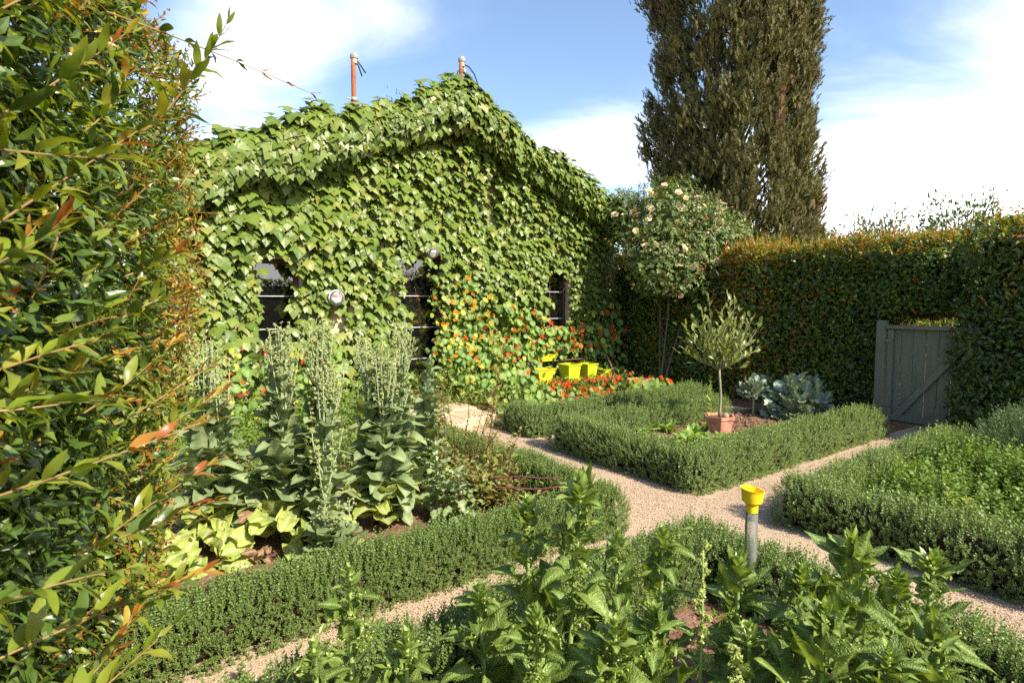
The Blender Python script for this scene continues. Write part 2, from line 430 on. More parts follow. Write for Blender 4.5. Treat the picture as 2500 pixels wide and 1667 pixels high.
def frames(d, n):
    d = norm(d)
    n = n - (n * d).sum(-1, keepdims=True) * d
    n = norm(n)
    x = np.cross(d, n)
    return np.stack([x, d, n], -1)      # columns
def scatter(tpls, pos, d, n, s, rng, wscale=None):
    """joined copies of leaf templates -> V, F(tri list), rib"""
    if not isinstance(tpls, (list, tuple)):
        tpls = [tpls]
    Rm = frames(d, n)
    pick = rng.integers(0, len(tpls), len(pos))
    Vs, Fs, Rs = [], [], []
    off = 0
    for i, t in enumerate(tpls):
        m = pick == i
        k = int(m.sum())
        if k == 0:
            continue
        tv = t.V[None] * s[m][:, None, None]
        if wscale is not None:
            tv = tv * np.stack([wscale[m], np.ones(k), np.ones(k)], -1)[:, None, :]
        V = np.einsum('kij,kvj->kvi', Rm[m], tv) + pos[m][:, None, :]
        nv = len(t.V)
        F = t.F[None] + (np.arange(k) * nv)[:, None, None] + off
        Vs.append(V.reshape(-1, 3)); Fs.append(F.reshape(-1, 3)); Rs.append(np.tile(t.rib, k))
        off += k * nv
    return np.concatenate(Vs), np.concatenate(Fs), np.concatenate(Rs)
def join(parts):
    Vs, Fs, Rs, off = [], [], [], 0
    for V, F, r in parts:
        Vs.append(V); Fs.append(F + off); Rs.append(r); off += len(V)
    return np.concatenate(Vs), np.concatenate(Fs), np.concatenate(Rs)
def foliage(name, tpls, pos, d, n, s, rng, mat, parent=None, wscale=None, kind='stuff', smooth=False, loc=(0, 0, 0)):
    V, F, r = scatter(tpls, pos - np.asarray(loc), d, n, s, rng, wscale)
    me = mesh_np(name, V, F, mat, smooth, r)
    return mobj(name, me, parent, (0, 0, 0) if parent is not None else loc, kind=kind)

def quads_to_tris(Q):
    Q = np.asarray(Q)
    return np.concatenate([Q[:, [0, 1, 2]], Q[:, [0, 2, 3]]])
def leaf_grid(n, prof, nw=1, fold=0.2, curl=0.3, wave=0.0, wfreq=3.0, bump=0.0, seed=0, width=0.5, twist=0.0, side=0.0):
    r = np.random.default_rng(seed)
    ph = r.uniform(0, 6.28, 6)
    V, rib = [], []
    for i in range(n + 1):
        y = i / n
        w = max(prof(y), 0.008) * width
        # arc along the length
        ang = curl * y
        yy = math.sin(ang) / curl if abs(curl) > 1e-3 else y
        zz = -(1 - math.cos(ang)) / curl if abs(curl) > 1e-3 else 0
        for j in range(-nw, nw + 1):
            u = j / nw
            x = u * w
            z = zz + fold * abs(u) * w
            z += wave * abs(u) ** 2 * math.sin(wfreq * 6.28 * y + ph[0] + (1.7 if u < 0 else 0)) * w
            z += bump * math.sin(9 * u + ph[1]) * math.sin(14 * y + ph[2]) * 0.1 * w
            xx = x * math.cos(twist * y) + side * y * y
            z += x * math.sin(twist * y)
            V.append((xx, yy, z)); rib.append(1.0 if j == 0 and y < 0.93 else 0.0)
    c = 2 * nw + 1
    Q = []
    for i in range(n):
        for j in range(2 * nw):
            Q.append((i * c + j, i * c + j + 1, (i + 1) * c + j + 1, (i + 1) * c + j))
    return T(V, quads_to_tris(Q), rib)

def ellipse_prof(p=1.0, skew=0.5):
    def f(y):
        yy = y ** (math.log(0.5) / math.log(skew))
        return math.sin(math.pi * min(max(yy, 0), 1)) ** p
    return f

# small hedge leaf, six faces
def small_leaf(w=0.17, fold=0.25, curl=0.5, seed=0):
    c = curl
    def pt(x, y):
        return (x, y, -c * y * y * 0.5 + fold * abs(x))
    V = [pt(0, 0), pt(-w, 0.38), pt(0, 0.42), pt(w, 0.38), pt(-w * 0.75, 0.68), pt(0, 0.72), pt(w * 0.75, 0.68), pt(0, 1.0)]
    F = [(0, 2, 1), (0, 3, 2), (1, 2, 5), (1, 5, 4), (2, 3, 6), (2, 6, 5), (4, 5, 7), (5, 6, 7)]
    return T(V, F)
def tiny_leaf(w=0.28, fold=0.2, curl=0.3):
    V = [(0, 0, 0), (-w, 0.45, fold * w), (w, 0.45, fold * w), (0, 1, -curl * 0.4), (0, 0.5, -0.02)]
    return T(V, [(0, 4, 1), (0, 2, 4), (1, 4, 3), (4, 2, 3)])
def dia_leaf(w=0.27, curl=0.25):
    return T([(0, 0, 0), (-w, 0.5, 0.05), (w, 0.5, 0.05), (0, 1, -curl)], [(0, 2, 1), (1, 2, 3)])
def ivy_leaf(droop=0.25, fold=0.12, side=1.0):
    o = [(0, 0.02), (0.20, -0.10), (0.45, 0.06), (0.60 * side, 0.50), (0.36, 0.47), (0.27, 0.66), (0.0, 1.0), (-0.27, 0.66), (-0.36, 0.47), (-0.60 / side, 0.50), (-0.45, 0.06), (-0.20, -0.10)]
    V, rib = [(0, 0.32, 0.10)], [0.25]
    for x, y in o:
        V.append((x, y, 0.08 + fold * abs(x) * 0.3 - droop * ((x * x) * 0.9 + max(0, y - 0.2) ** 2))); rib.append(0.0)
    rib[1] = 0.6
    k = len(o)
    F = [(0, 1 + i, 1 + (i + 1) % k) for i in range(k)]
    return T(V, [(a, b, c) for a, b, c in F], rib)
def round_leaf(cup=0.12, k=11, seed=0):
    r = np.random.default_rng(seed)
    V = [(0, 0.45, 0.0)]; rib = [1.0]
    for i in range(k):
        t = 2 * math.pi * i / k
        V.append((0.11 * math.cos(t), 0.45 + 0.11 * math.sin(t), 0.01)); rib.append(0.25)
    for i in range(k):
        t = 2 * math.pi * i / k
        rr = 0.5 * (1 + r.uniform(-0.05, 0.04))
        V.append((rr * math.cos(t), 0.48 + rr * math.sin(t), cup * (0.6 + 0.9 * math.sin(2 * t + seed)) * 0.6)); rib.append(0.0)
    F = []
    for i in range(k):
        j = (i + 1) % k
        F.append((0, 1 + i, 1 + j))
        F.append((1 + i, 1 + k + i, 1 + k + j)); F.append((1 + i, 1 + k + j, 1 + j))
    return T(V, F, rib)
def flower(petals=5, cup=0.5, w=0.42, gap=0.0, seed=0, rows=1):
    r = np.random.default_rng(seed)
    V, F, rib = [], [], []
    for row in range(rows):
        for p in range(petals):
            a = 2 * math.pi * (p + 0.5 * row) / petals + r.uniform(-0.15, 0.15)
            s = 1.0 - 0.3 * row
            c = cup + 0.35 * row + r.uniform(-0.15, 0.15)
            pts = [(0, 0.05, 0), (-w * 0.35, 0.45, 0.02), (w * 0.35, 0.45, 0.02), (-w, 0.85, -0.05), (0, 0.95, 0.06), (w, 0.85, -0.05), (0, 0.5, -0.03)]
            rb = [1, 0.5, 0.5, 0, 0, 0, 0.4]
            fs = [(0, 6, 1), (0, 2, 6), (1, 6, 3), (6, 4, 3), (6, 5, 4), (6, 2, 5)]
            b = len(V)
            for (x, y, z), q in zip(pts, rb):
                yy = y * math.cos(c) - z * math.sin(c); zz = y * math.sin(c) + z * math.cos(c)
                X = x * math.cos(a) - yy * math.sin(a); Y = x * math.sin(a) + yy * math.cos(a)
                V.append((X * s * 0.5, Y * s * 0.5, zz * s * 0.5)); rib.append(q)
            F += [(b + i, b + j, b + k) for i, j, k in fs]
    return T(V, F, rib)

def tube(pts, radii, sides=6, cap=True):
    pts = np.asarray(pts, float); radii = np.broadcast_to(np.asarray(radii, float), (len(pts),))
    tan = np.gradient(pts, axis=0)
    tan = norm(tan)
    ref = np.array([0.31, 0.17, 0.93]) if abs(tan[0][2]) < 0.9 else np.array([1.0, 0.2, 0.0])
    V, F = [], []
    x = norm(np.cross(tan[0], ref))
    for i in range(len(pts)):
        x = norm(x - (x @ tan[i]) * tan[i])
        y = np.cross(tan[i], x)
        for k in range(sides):
            a = 2 * math.pi * k / sides
            V.append(pts[i] + radii[i] * (math.cos(a) * x + math.sin(a) * y))
    for i in range(len(pts) - 1):
        for k in range(sides):
            k2 = (k + 1) % sides
            F.append((i * sides + k, i * sides + k2, (i + 1) * sides + k2, (i + 1) * sides + k))
    V = np.array(V)
    tris = quads_to_tris(F)
    if cap:
        n0 = len(V)
        V = np.concatenate([V, pts[:1], pts[-1:]])
        cf = []
        e = (len(pts) - 1) * sides
        for k in range(sides):
            k2 = (k + 1) % sides
            cf.append((n0, k2, k)); cf.append((n0 + 1, e + k, e + k2))
        tris = np.concatenate([tris, np.array(cf)])
    return V, tris, np.zeros(len(V))
def box(c, ex, ey, ez, sx, sy, sz):
    """oriented box: centre c, axes, full sizes"""
    c = np.asarray(c, float)
    V = []
    for k in (-.5, .5):
        for j in (-.5, .5):
            for i in (-.5, .5):
                V.append(c + i * sx * ex + j * sy * ey + k * sz * ez)
    Q = [(0, 2, 3, 1), (4, 5, 7, 6), (0, 1, 5, 4), (2, 6, 7, 3), (0, 4, 6, 2), (1, 3, 7, 5)]
    return np.array(V), quads_to_tris(Q), np.zeros(8)
EX, EY, EZ = np.eye(3)
def bevel_box(c, ex, ey, ez, sx, sy, sz, b=0.005):
    """box with chamfered long edges (24 vertices)"""
    V = []; c = np.asarray(c, float)
    hs = np.array([sx, sy, sz]) / 2
    ax = [ex, ey, ez]
    idx = {}
    for sgn in [(i, j, k) for i in (-1, 1) for j in (-1, 1) for k in (-1, 1)]:
        for a in range(3):
            p = c.copy()
            for q in range(3):
                h = hs[q] - (0 if q == a else b)
                p = p + sgn[q] * h * ax[q]
            idx[(sgn, a)] = len(V); V.append(p)
    V = np.array(V)
    F = []
    S = (-1, 1)
    for a in range(3):
        o = [q for q in range(3) if q != a]
        for s in S:
            loop = []
            for u, v in ((-1, -1), (1, -1), (1, 1), (-1, 1)):
                sg = [0, 0, 0]; sg[a] = s; sg[o[0]] = u; sg[o[1]] = v
                loop.append(idx[(tuple(sg), a)])
            F.append(loop)
    for a in range(3):
        o = [q for q in range(3) if q != a]
        for u in S:
            for v in S:
                sg0 = [0, 0, 0]; sg1 = [0, 0, 0]
                sg0[a] = -1; sg1[a] = 1
                for sg in (sg0, sg1):
                    sg[o[0]] = u; sg[o[1]] = v
                F.append([idx[(tuple(sg0), o[0])], idx[(tuple(sg1), o[0])], idx[(tuple(sg1), o[1])], idx[(tuple(sg0), o[1])]])
    tris = quads_to_tris(F)
    cor = []
    for sg in [(i, j, k) for i in S for j in S for k in S]:
        cor.append([idx[(sg, 0)], idx[(sg, 1)], idx[(sg, 2)]])
    tris = np.concatenate([tris, np.array(cor)])
    # outward winding
    ctr = V.mean(0)
    a, b_, c_ = V[tris[:, 0]], V[tris[:, 1]], V[tris[:, 2]]
    nn = np.cross(b_ - a, c_ - a)
    flip = ((a + b_ + c_) / 3 - ctr * 1.0)
    fl = (nn * flip).sum(-1) < 0
    tris[fl] = tris[fl][:, ::-1]
    return V, tris, np.zeros(len(V))
def lathe(prof, k=24, axis_tilt=None):
    V, F = [], []
    for r, z in prof:
        for i in range(k):
            t = 2 * math.pi * i / k
            V.append((r * math.cos(t), r * math.sin(t), z))
    for j in range(len(prof) - 1):
        for i in range(k):
            i2 = (i + 1) % k
            F.append((j * k + i, j * k + i2, (j + 1) * k + i2, (j + 1) * k + i))
    return np.array(V), quads_to_tris(F), np.zeros(len(V))
def part(name, geo, mat, parent=None, smooth=False, loc=None, **kw):
    """geo in world coordinates; the parent is an unrotated empty or a mesh with only a location"""
    V, F, r = geo
    off = np.zeros(3)
    if parent is not None:
        q = parent
        while q is not None:
            off = off + np.array(q.location); q = q.parent
    elif loc is not None:
        off = np.asarray(loc, float)
    me = mesh_np(name, V - off, F, mat, smooth, r)
    return mobj(name, me, parent, off if parent is None else (0, 0, 0), **kw)

_tm = {}
_keep = []
def tmesh(name, tpl, mat, smooth=True):
    key = (id(tpl), mat.name)
    _keep.append(tpl)
    if key not in _tm:
        _tm[key] = mesh_np(name, tpl.V, tpl.F, mat, smooth, tpl.rib)
    return _tm[key]
def place(name, me, parent, pos, d, n, s, w=1.0, origin=None, **kw):
    Rm = frames(np.asarray(d, float)[None], np.asarray(n, float)[None])[0]
    o = bpy.data.objects.new(name, me)
    org = np.zeros(3) if origin is None else np.asarray(origin)
    m = np.eye(4)
    m[:3, 0] = Rm[:, 0] * s * w; m[:3, 1] = Rm[:, 1] * s; m[:3, 2] = Rm[:, 2] * s
    m[:3, 3] = np.asarray(pos) - org
    link(o, parent, **kw)
    o.matrix_local = Matrix(m.tolist())
    return o

def rdir(rng, n):
    return norm(rng.normal(size=(n, 3)))

# ------------------------------------------------------------------ structure: ground, beds, paths
def sheet(name, poly, z, mat, **kw):
    V = np.array([P(a, b, z) for a, b in poly])
    n = len(V)
    F = np.array([(0, i, i + 1) for i in range(1, n - 1)])
    return mobj(name, mesh_np(name, V, F, mat), **kw)
g = mesh_np('ground', np.array([(-600, -600, 0), (600, -600, 0), (600, 900, 0), (-600, 900, 0)], float), quads_to_tris([(0, 1, 2, 3)]), M['soil'])
mobj('ground', g, kind='structure')

def lumpy(name, A0, A1, B0, B1, base, amp, step, mat, seed, edge=0.12, freq=9.0, **kw):
    na, nb = max(2, int((A1 - A0) / step)), max(2, int((B1 - B0) / step))
    aa, bb = np.meshgrid(np.linspace(A0, A1, na), np.linspace(B0, B1, nb))
    q = np.stack([aa, bb], -1)
    e = np.minimum(np.minimum(aa - A0, A1 - aa), np.minimum(bb - B0, B1 - bb))
    h = base + amp * fbm(q, seed, freq, 4) * 0.8
    h = np.where(e < edge, h * (e / edge) + 0.003, h)
    V = P(aa, bb, h).reshape(-1, 3)
    i = np.arange((na - 1) * (nb - 1)); r_, c_ = i // (na - 1), i % (na - 1)
    v0 = r_ * na + c_
    Q = np.stack([v0, v0 + 1, v0 + na + 1, v0 + na], -1)
    return mobj(name, mesh_np(name, V, Q, mat, True), **kw)
lumpy('bed_soil', 4.45, 9.1, 3.25, 5.05, 0.055, 0.022, 0.045, M['soil'], 3, kind='structure')
lumpy('bed_soil', -1.0, 3.1, -0.6, 2.35, 0.04, 0.022, 0.05, M['soil'], 4, kind='structure')
lumpy('bed_soil', -0.4, 3.1, 3.2, 8.3, 0.04, 0.018, 0.07, M['soil'], 5, kind='structure')
lumpy('bed_soil', 4.4, 8.4, -2.0, 2.2, 0.04, 0.018, 0.07, M['soil'], 6, kind='structure')
lumpy('gravel_path', 3.12, 4.42, -2.5, 7.0, 0.010, 0.006, 0.06, M['gravel'], 7, edge=0.05, freq=4, kind='structure')
lumpy('gravel_path', -2.5, 3.12, 2.18, 3.1, 0.008, 0.006, 0.06, M['gravel'], 8, edge=0.05, freq=4, kind='structure')
lumpy('gravel_path', 4.42, 9.3, 2.26, 3.12, 0.008, 0.006, 0.06, M['gravel'], 9, edge=0.05, freq=4, kind='structure')
lumpy('gravel_path', 4.42, 8.6, 5.2, 5.75, 0.008, 0.006, 0.06, M['gravel'], 10, edge=0.05, freq=4, kind='structure')

rng = np.random.default_rng(11)
octa = T([(1, 0, 0), (-1, 0, 0), (0, 1, 0), (0, -1, 0), (0, 0, .7), (0, 0, -.7)], [(0, 2, 4), (2, 1, 4), (1, 3, 4), (3, 0, 4), (2, 0, 5), (1, 2, 5), (3, 1, 5), (0, 3, 5)])
def pebbles(name, rects, dens, smin, smax, mat, z, label=None, cat=None):
    ps = []
    for A0, A1, B0, B1 in rects:
        k = int((A1 - A0) * (B1 - B0) * dens)
        ps.append(P(rng.uniform(A0, A1, k), rng.uniform(B0, B1, k), np.full(k, z)))
    p = np.concatenate(ps)
    k = len(p)
    return foliage(name, octa, p, rdir(rng, k), rdir(rng, k), rng.uniform(smin, smax, k) * rng.choice([1, 1, 1, 1.5], k), rng, mat)
o = pebbles('gravel', [(3.25, 4.3, 0.0, 6.2), (4.3, 8.2, 2.4, 3.0), (-1.0, 3.2, 2.3, 3.0), (4.3, 5.2, 5.25, 5.6)], 3800, 0.0022, 0.0052, M['pebble'], 0.014)
o['label'] = 'loose pinkish tan gravel covering the garden paths'; o['category'] = 'gravel'
o = pebbles('soil_clods', [(4.6, 8.2, 3.4, 4.95)], 520, 0.005, 0.024, M['clod'], 0.062)
o['label'] = 'brown earth clods in the bed of the potted bay tree'; o['category'] = 'soil'
o = pebbles('soil_clods', [(0.6, 2.7, 0.4, 2.0)], 420, 0.004, 0.018, M['clod'], 0.05)
o['label'] = 'reddish earth clods between the spinach plants'; o['category'] = 'soil'

# ------------------------------------------------------------------ house
FB = 8.72                   # front wall plane
RIDGE_A, RIDGE_Z, SL = 4.97, 4.98, 0.39
A_L, A_R = 0.7, 9.0
def roof_z(a):
    return RIDGE_Z - SL * np.abs(np.asarray(a) - RIDGE_A)
house = empty('cottage', P(5.0, FB, 0.0), 'gabled cream cottage under a thick green coat of ivy', 'house')
WIN = [(1.78, 2.46, 0.78, 2.36), (3.98, 4.86, 0.16, 2.52), (6.92, 7.72, 0.85, 2.46)]   # A0,A1,z0,z1
def wall_front():
    xs = sorted({A_L, A_R, RIDGE_A, *[w[0] for w in WIN], *[w[1] for w in WIN]})
    geos = []
    def quad(p):
        geos.append((np.array(p), quads_to_tris([(0, 1, 2, 3)]), np.zeros(4)))
    for x0, x1 in zip(xs[:-1], xs[1:]):
        w = [q for q in WIN if q[0] <= x0 + 1e-6 and q[1] >= x1 - 1e-6]
        z0t, z1t = float(roof_z(x0)) - .08, float(roof_z(x1)) - .08
        if w:
            w = w[0]
            quad([P(x0, FB, 0), P(x1, FB, 0), P(x1, FB, w[2]), P(x0, FB, w[2])])
            quad([P(x0, FB, w[3]), P(x1, FB, w[3]), P(x1, FB, z1t), P(x0, FB, z0t)])
        else:
            quad([P(x0, FB, 0), P(x1, FB, 0), P(x1, FB, z1t), P(x0, FB, z0t)])
    for a0, a1, z0, z1 in WIN:
        d = 0.16
        quad([P(a0, FB, z0), P(a0, FB + d, z0), P(a0, FB + d, z1), P(a0, FB, z1)])
        quad([P(a1, FB, z0), P(a1, FB, z1), P(a1, FB + d, z1), P(a1, FB + d, z0)])
        quad([P(a0, FB, z1), P(a0, FB + d, z1), P(a1, FB + d, z1), P(a1, FB, z1)])
        quad([P(a0, FB, z0), P(a1, FB, z0), P(a1, FB + d, z0), P(a0, FB + d, z0)])
    for a in (A_L, A_R):
        quad([P(a, FB, 0), P(a, FB + 9, 0), P(a, FB + 9, float(roof_z(a)) - .08), P(a, FB, float(roof_z(a)) - .08)])
    return join(geos)
part('wall', wall_front(), M['plaster'], house)
def roof_slab(a0, a1):
    f, bk = FB - 0.42, FB + 9.3
    t = 0.10
    pts = [P(a0, f, float(roof_z(a0))), P(a1, f, float(roof_z(a1))), P(a1, bk, float(roof_z(a1))), P(a0, bk, float(roof_z(a0)))]
    V = np.array(pts + [p - t * UP for p in pts])
    Q = [(0, 1, 2, 3), (7, 6, 5, 4), (0, 4, 5, 1), (1, 5, 6, 2), (2, 6, 7, 3), (3, 7, 4, 0)]
    return V, quads_to_tris(Q), np.zeros(8)
part('roof', roof_slab(A_L - .45, RIDGE_A), M['roof'], house)
part('roof', roof_slab(RIDGE_A, A_R + .45), M['roof'], house)
def window(kind, w, rails, verticals):
    a0, a1, z0, z1 = w
    b = FB + 0.12
    wname = kind
    fr = []
    for a in (a0 + .03, a1 - .03):
        fr.append(bevel_box(P(a, b, (z0 + z1) / 2), AX, BX, UP, .06, .07, z1 - z0 - .002))
    for z in (z0 + .035, z1 - .035):
        fr.append(bevel_box(P((a0 + a1) / 2, b + .002, z), AX, BX, UP, a1 - a0 - .124, .06, .07))
    root = part(wname, join(fr), M['frame_paint'], house)
    zs = [z0 + .07] + rails + [z1 - .07]
    vs = [a0 + .06] + verticals + [a1 - .06]
    for za, zb in zip(zs[:-1], zs[1:]):
        for va, vb in zip(vs[:-1], vs[1:]):
            V = np.array([P(va, b + .012, za), P(vb, b + .012, za), P(vb, b + .012, zb), P(va, b + .012, zb)])
            part('pane', (V, quads_to_tris([(0, 1, 2, 3)]), np.zeros(4)), M['window_glass'], root)
    for z in rails:
        part('glazing_bar', bevel_box(P((a0 + a1) / 2, b - .012, z), AX, BX, UP, a1 - a0 - .13, .03, .018, .004), M['mullion'], root)
    for v in verticals:
        part('glazing_bar', bevel_box(P(v, b - .008, (z0 + z1) / 2), AX, BX, UP, .022, .028, z1 - z0 - .15, .004), M['frame_paint'], root)
    return root
window('window', WIN[0], [1.34, 1.82], [])
window('door', WIN[1], [0.77, 1.305, 1.835], [])
window('window', WIN[2], [1.40, 1.93], [7.32])
part('brick_sill', bevel_box(P(2.12, FB - .03, .74), AX, BX, UP, .82, .2, .07), M['brick'], house)
for i in range(8):
    part('brick', bevel_box(P(3.98 + i * .125, FB - .13, .085), AX, BX, UP, .112, .26, .105, .006), M['brick'], house)
# dark rooms behind the panes need no geometry: the panes are opaque dark glass that mirrors the garden

# ------------------------------------------------------------------ hedges: signed distance bodies
class Body:
    def __init__(s, boxes, r=0.12, amp=0.04, freq=3.0, seed=0, ax=AX, bx=BX, lean=0.0):
        s.boxes = boxes; s.r = r; s.amp = amp; s.freq = freq; s.seed = seed   # (A0,A1,B0,B1,z0,z1)
        s.ax = ax; s.bx = bx; s.lean = lean
    def q(s, p):
        return np.stack([p @ s.ax + s.lean * np.clip(1 - p[..., 2] / 1.7, 0, 1), p @ s.bx, p[..., 2]], -1)
    def P(s, A, B, z):
        A = np.asarray(A, float) - s.lean * np.clip(1 - np.asarray(z, float) / 1.7, 0, 1)
        return A[..., None] * s.ax + np.asarray(B, float)[..., None] * s.bx + np.asarray(z, float)[..., None] * UP
    def sdf(s, p):
        q = s.q(p)
        d = np.full(len(p), 1e9)
        for a0, a1, b0, b1, z0, z1 in s.boxes:
            zb = z0 - .5 if z0 <= 0 else z0
            c = np.array([(a0 + a1) / 2, (b0 + b1) / 2, (zb + z1) / 2]); h = np.array([a1 - a0, b1 - b0, z1 - zb]) / 2
            r = min(s.r, h.min() * .98)
            u = np.abs(q - c) - h + r
            d = np.minimum(d, np.linalg.norm(np.maximum(u, 0), axis=-1) + np.minimum(u.max(-1), 0) - r)
        return d + s.amp * fbm(p, s.seed, s.freq, 3)
    def grad(s, p):
        e = 0.012
        g_ = np.stack([s.sdf(p + e * EX) - s.sdf(p - e * EX), s.sdf(p + e * EY) - s.sdf(p - e * EY), s.sdf(p + e * EZ) - s.sdf(p - e * EZ)], -1)
        return norm(g_)
    def sample(s, dens, rng, lo=-0.06, hi=0.01, zmin=0.0, cull=-0.25, densf=None):
        """points in the shell lo<d<hi, dens per cubic metre"""
        P_, N_ = [], []
        for a0, a1, b0, b1, z0, z1 in s.boxes:
            m = 0.06 + s.amp
            vol = (a1 - a0 + 2 * m) * (b1 - b0 + 2 * m) * (z1 - z0 + m)
            k = int(vol * dens)
            for c0 in range(0, k, 400000):
                kk = min(400000, k - c0)
                p = s.P(rng.uniform(a0 - m, a1 + m, kk), rng.uniform(b0 - m, b1 + m, kk), rng.uniform(max(z0, zmin), z1 + m, kk))
                d = s.sdf(p)
                p = p[(d > lo) & (d < hi)]
                n = s.grad(p)
                v = norm(CAM - p)
                keep = ((n * v).sum(-1) > cull)
                yy = np.maximum(p[:, 1], .02)      # thinner far outside the view
                out = (np.abs(p[:, 0]) > yy * 1.15 + .15) | (p[:, 2] - CAM_H < -yy * .90 - .1)
                keep &= (~out) | (rng.uniform(size=len(p)) < (.15 if cull > -2 else 1))
                p, n = p[keep], n[keep]
                P_.append(p); N_.append(n)
        p = np.concatenate(P_); n = np.concatenate(N_)
        # overlapping boxes sample twice: thin them
        if len(s.boxes) > 1:
            q = s.q(p)
            cnt = np.zeros(len(p))
            for a0, a1, b0, b1, z0, z1 in s.boxes:
                m = 0.06 + s.amp
                cnt += ((q[:, 0] > a0 - m) & (q[:, 0] < a1 + m) & (q[:, 1] > b0 - m) & (q[:, 1] < b1 + m) & (q[:, 2] < z1 + m) & (q[:, 2] > z0 - m))
            keep = rng.uniform(size=len(p)) < 1 / np.maximum(cnt, 1)
            p, n = p[keep], n[keep]
        return p, n
    def core(s, inset):
        gs = []
        for a0, a1, b0, b1, z0, z1 in s.boxes:
            i = min(inset, (a1 - a0) * .42, (b1 - b0) * .42)
            gs.append(bevel_box(((a0 + a1) / 2 - s.lean) * s.ax + (b0 + b1) / 2 * s.bx + (z0 + z1 - inset) / 2 * UP, s.ax, s.bx, UP, a1 - a0 - 2 * i, b1 - b0 - 2 * i, z1 - z0 - inset, min(0.06, i)))
        return join(gs)

# germander sprig: upright stem with crossed pairs of tiny leaves
def sprig(nodes=5, L=1.0, leaf=0.21, w=0.3, el=0.75, seed=0, stem=0.016, taper=0.5):
    r = np.random.default_rng(seed)
    V, F, rib = [], [], []
    V += [(-stem, 0, 0), (stem, 0, 0), (0, L, 0), (0, 0, -stem), (0, 0, stem)]
    F += [(0, 1, 2), (3, 4, 2)]; rib += [1, 1, .8, 1, 1]
    for i in range(nodes):
        y = L * (0.22 + 0.76 * i / max(1, nodes - 1))
        a0 = (i % 2) * math.pi / 2 + r.uniform(-.3, .3)
        s = leaf * (1 - taper * i / nodes) * r.uniform(.85, 1.15)
        for k in range(2):
            a = a0 + k * math.pi
            e = el + 0.12 * i * .5 + r.uniform(-.15, .15)
            d = np.array([math.cos(a) * math.cos(e), math.sin(e), math.sin(a) * math.cos(e)])
            n = np.array([-math.cos(a) * math.sin(e), math.cos(e), -math.sin(a) * math.sin(e)])
            x = np.cross(d, n)
            b = len(V)
            o = np.array([0, y, 0])
            V += [tuple(o), tuple(o + s * (.5 * d - w * x + .06 * n)), tuple(o + s * (.5 * d + w * x + .06 * n)), tuple(o + s * (d - .12 * n))]
            rib += [0, 0, 0, 0]
            F += [(b, b + 2, b + 1), (b + 1, b + 2, b + 3)]
    return T(V, F, rib)
GER = [sprig(5, 1, .27, .30, seed=i) for i in range(4)]
GER_N = [sprig(6, 1, .22, .34, seed=20 + i) for i in range(4)]
def low_hedge(boxes, label, seed, dens=38000, size=0.075, mat='germander', tops=0.35, tpl=GER, amp=0.02):
    r = np.random.default_rng(seed)
    b = boxes[0]
    base = P((b[0] + b[1]) / 2, (b[2] + b[3]) / 2, 0.0)
    root = empty('low_hedge', base, label, 'hedge', 'clipped low hedges round the beds')
    body = Body(boxes, r=0.15, amp=amp, freq=5.0, seed=seed)
    part('twig_core', body.core(0.085), M['twig'], root)
    p, n = body.sample(dens, r, -0.07, 0.0)
    k = len(p)
    d = norm(n * 0.75 + UP * 0.75 + rdir(r, k) * 0.55)
    s = size * r.uniform(.7, 1.25, k)
    p = p - d * s[:, None] * 0.55
    foliage('foliage', tpl, p, d, norm(rdir(r, k) + n), s, r, M[mat], root, loc=base)
    # longer upright shoots on the top face
    m = (n[:, 2] > 0.6) & (r.uniform(size=k) < tops)
    if m.sum() > 10:
        pp = p[m]; kk = len(pp)
        dd = norm(UP + rdir(r, kk) * 0.22 + SUN * 0.1)
        foliage('upright_shoots', tpl, pp, dd, rdir(r, kk), size * r.uniform(1.2, 1.9, kk), r, M[mat], root, loc=base)
    return root
HH = 0.36
low_hedge([(-1.2, 3.28, 2.90, 3.26, 0, HH - .03), (2.86, 3.30, 3.3, 5.85, 0, HH - .03)], 'low clipped hedge curving in front of the bolted lettuces', 31, 62000, 0.060, 'germander_deep', .75, GER_N)
low_hedge([(4.24, 4.70, 3.06, 5.25, 0, HH), (4.5, 8.35, 3.04, 3.50, 0, HH), (4.5, 7.6, 4.85, 5.28, 0, HH - .03)], 'square low hedge framing the bay tree bed', 32, 30000, 0.072, 'germander', .3)
low_hedge([(4.20, 4.66, -1.8, 2.42, 0, HH + .01), (4.4, 8.0, 2.0, 2.44, 0, HH - .03)], 'low hedge bordering the light green herb patch', 33, 30000, 0.068, 'germander', .35, GER)
low_hedge([(4.38, 4.85, 5.6, 6.5, 0, HH), (4.6, 8.2, 5.6, 6.1, 0, HH)], 'low hedge below the nasturtiums and plant rack', 34, 26000, 0.078, 'germander', .25)
low_hedge([(-1.2, 3.24, 1.92, 2.37, 0, HH - .02), (2.80, 3.24, -1.5, 2.2, 0, HH - .03)], 'low hedge round the spinach bed nearest the viewer', 35, 42000, 0.062, 'germander_deep', .6, GER_N)

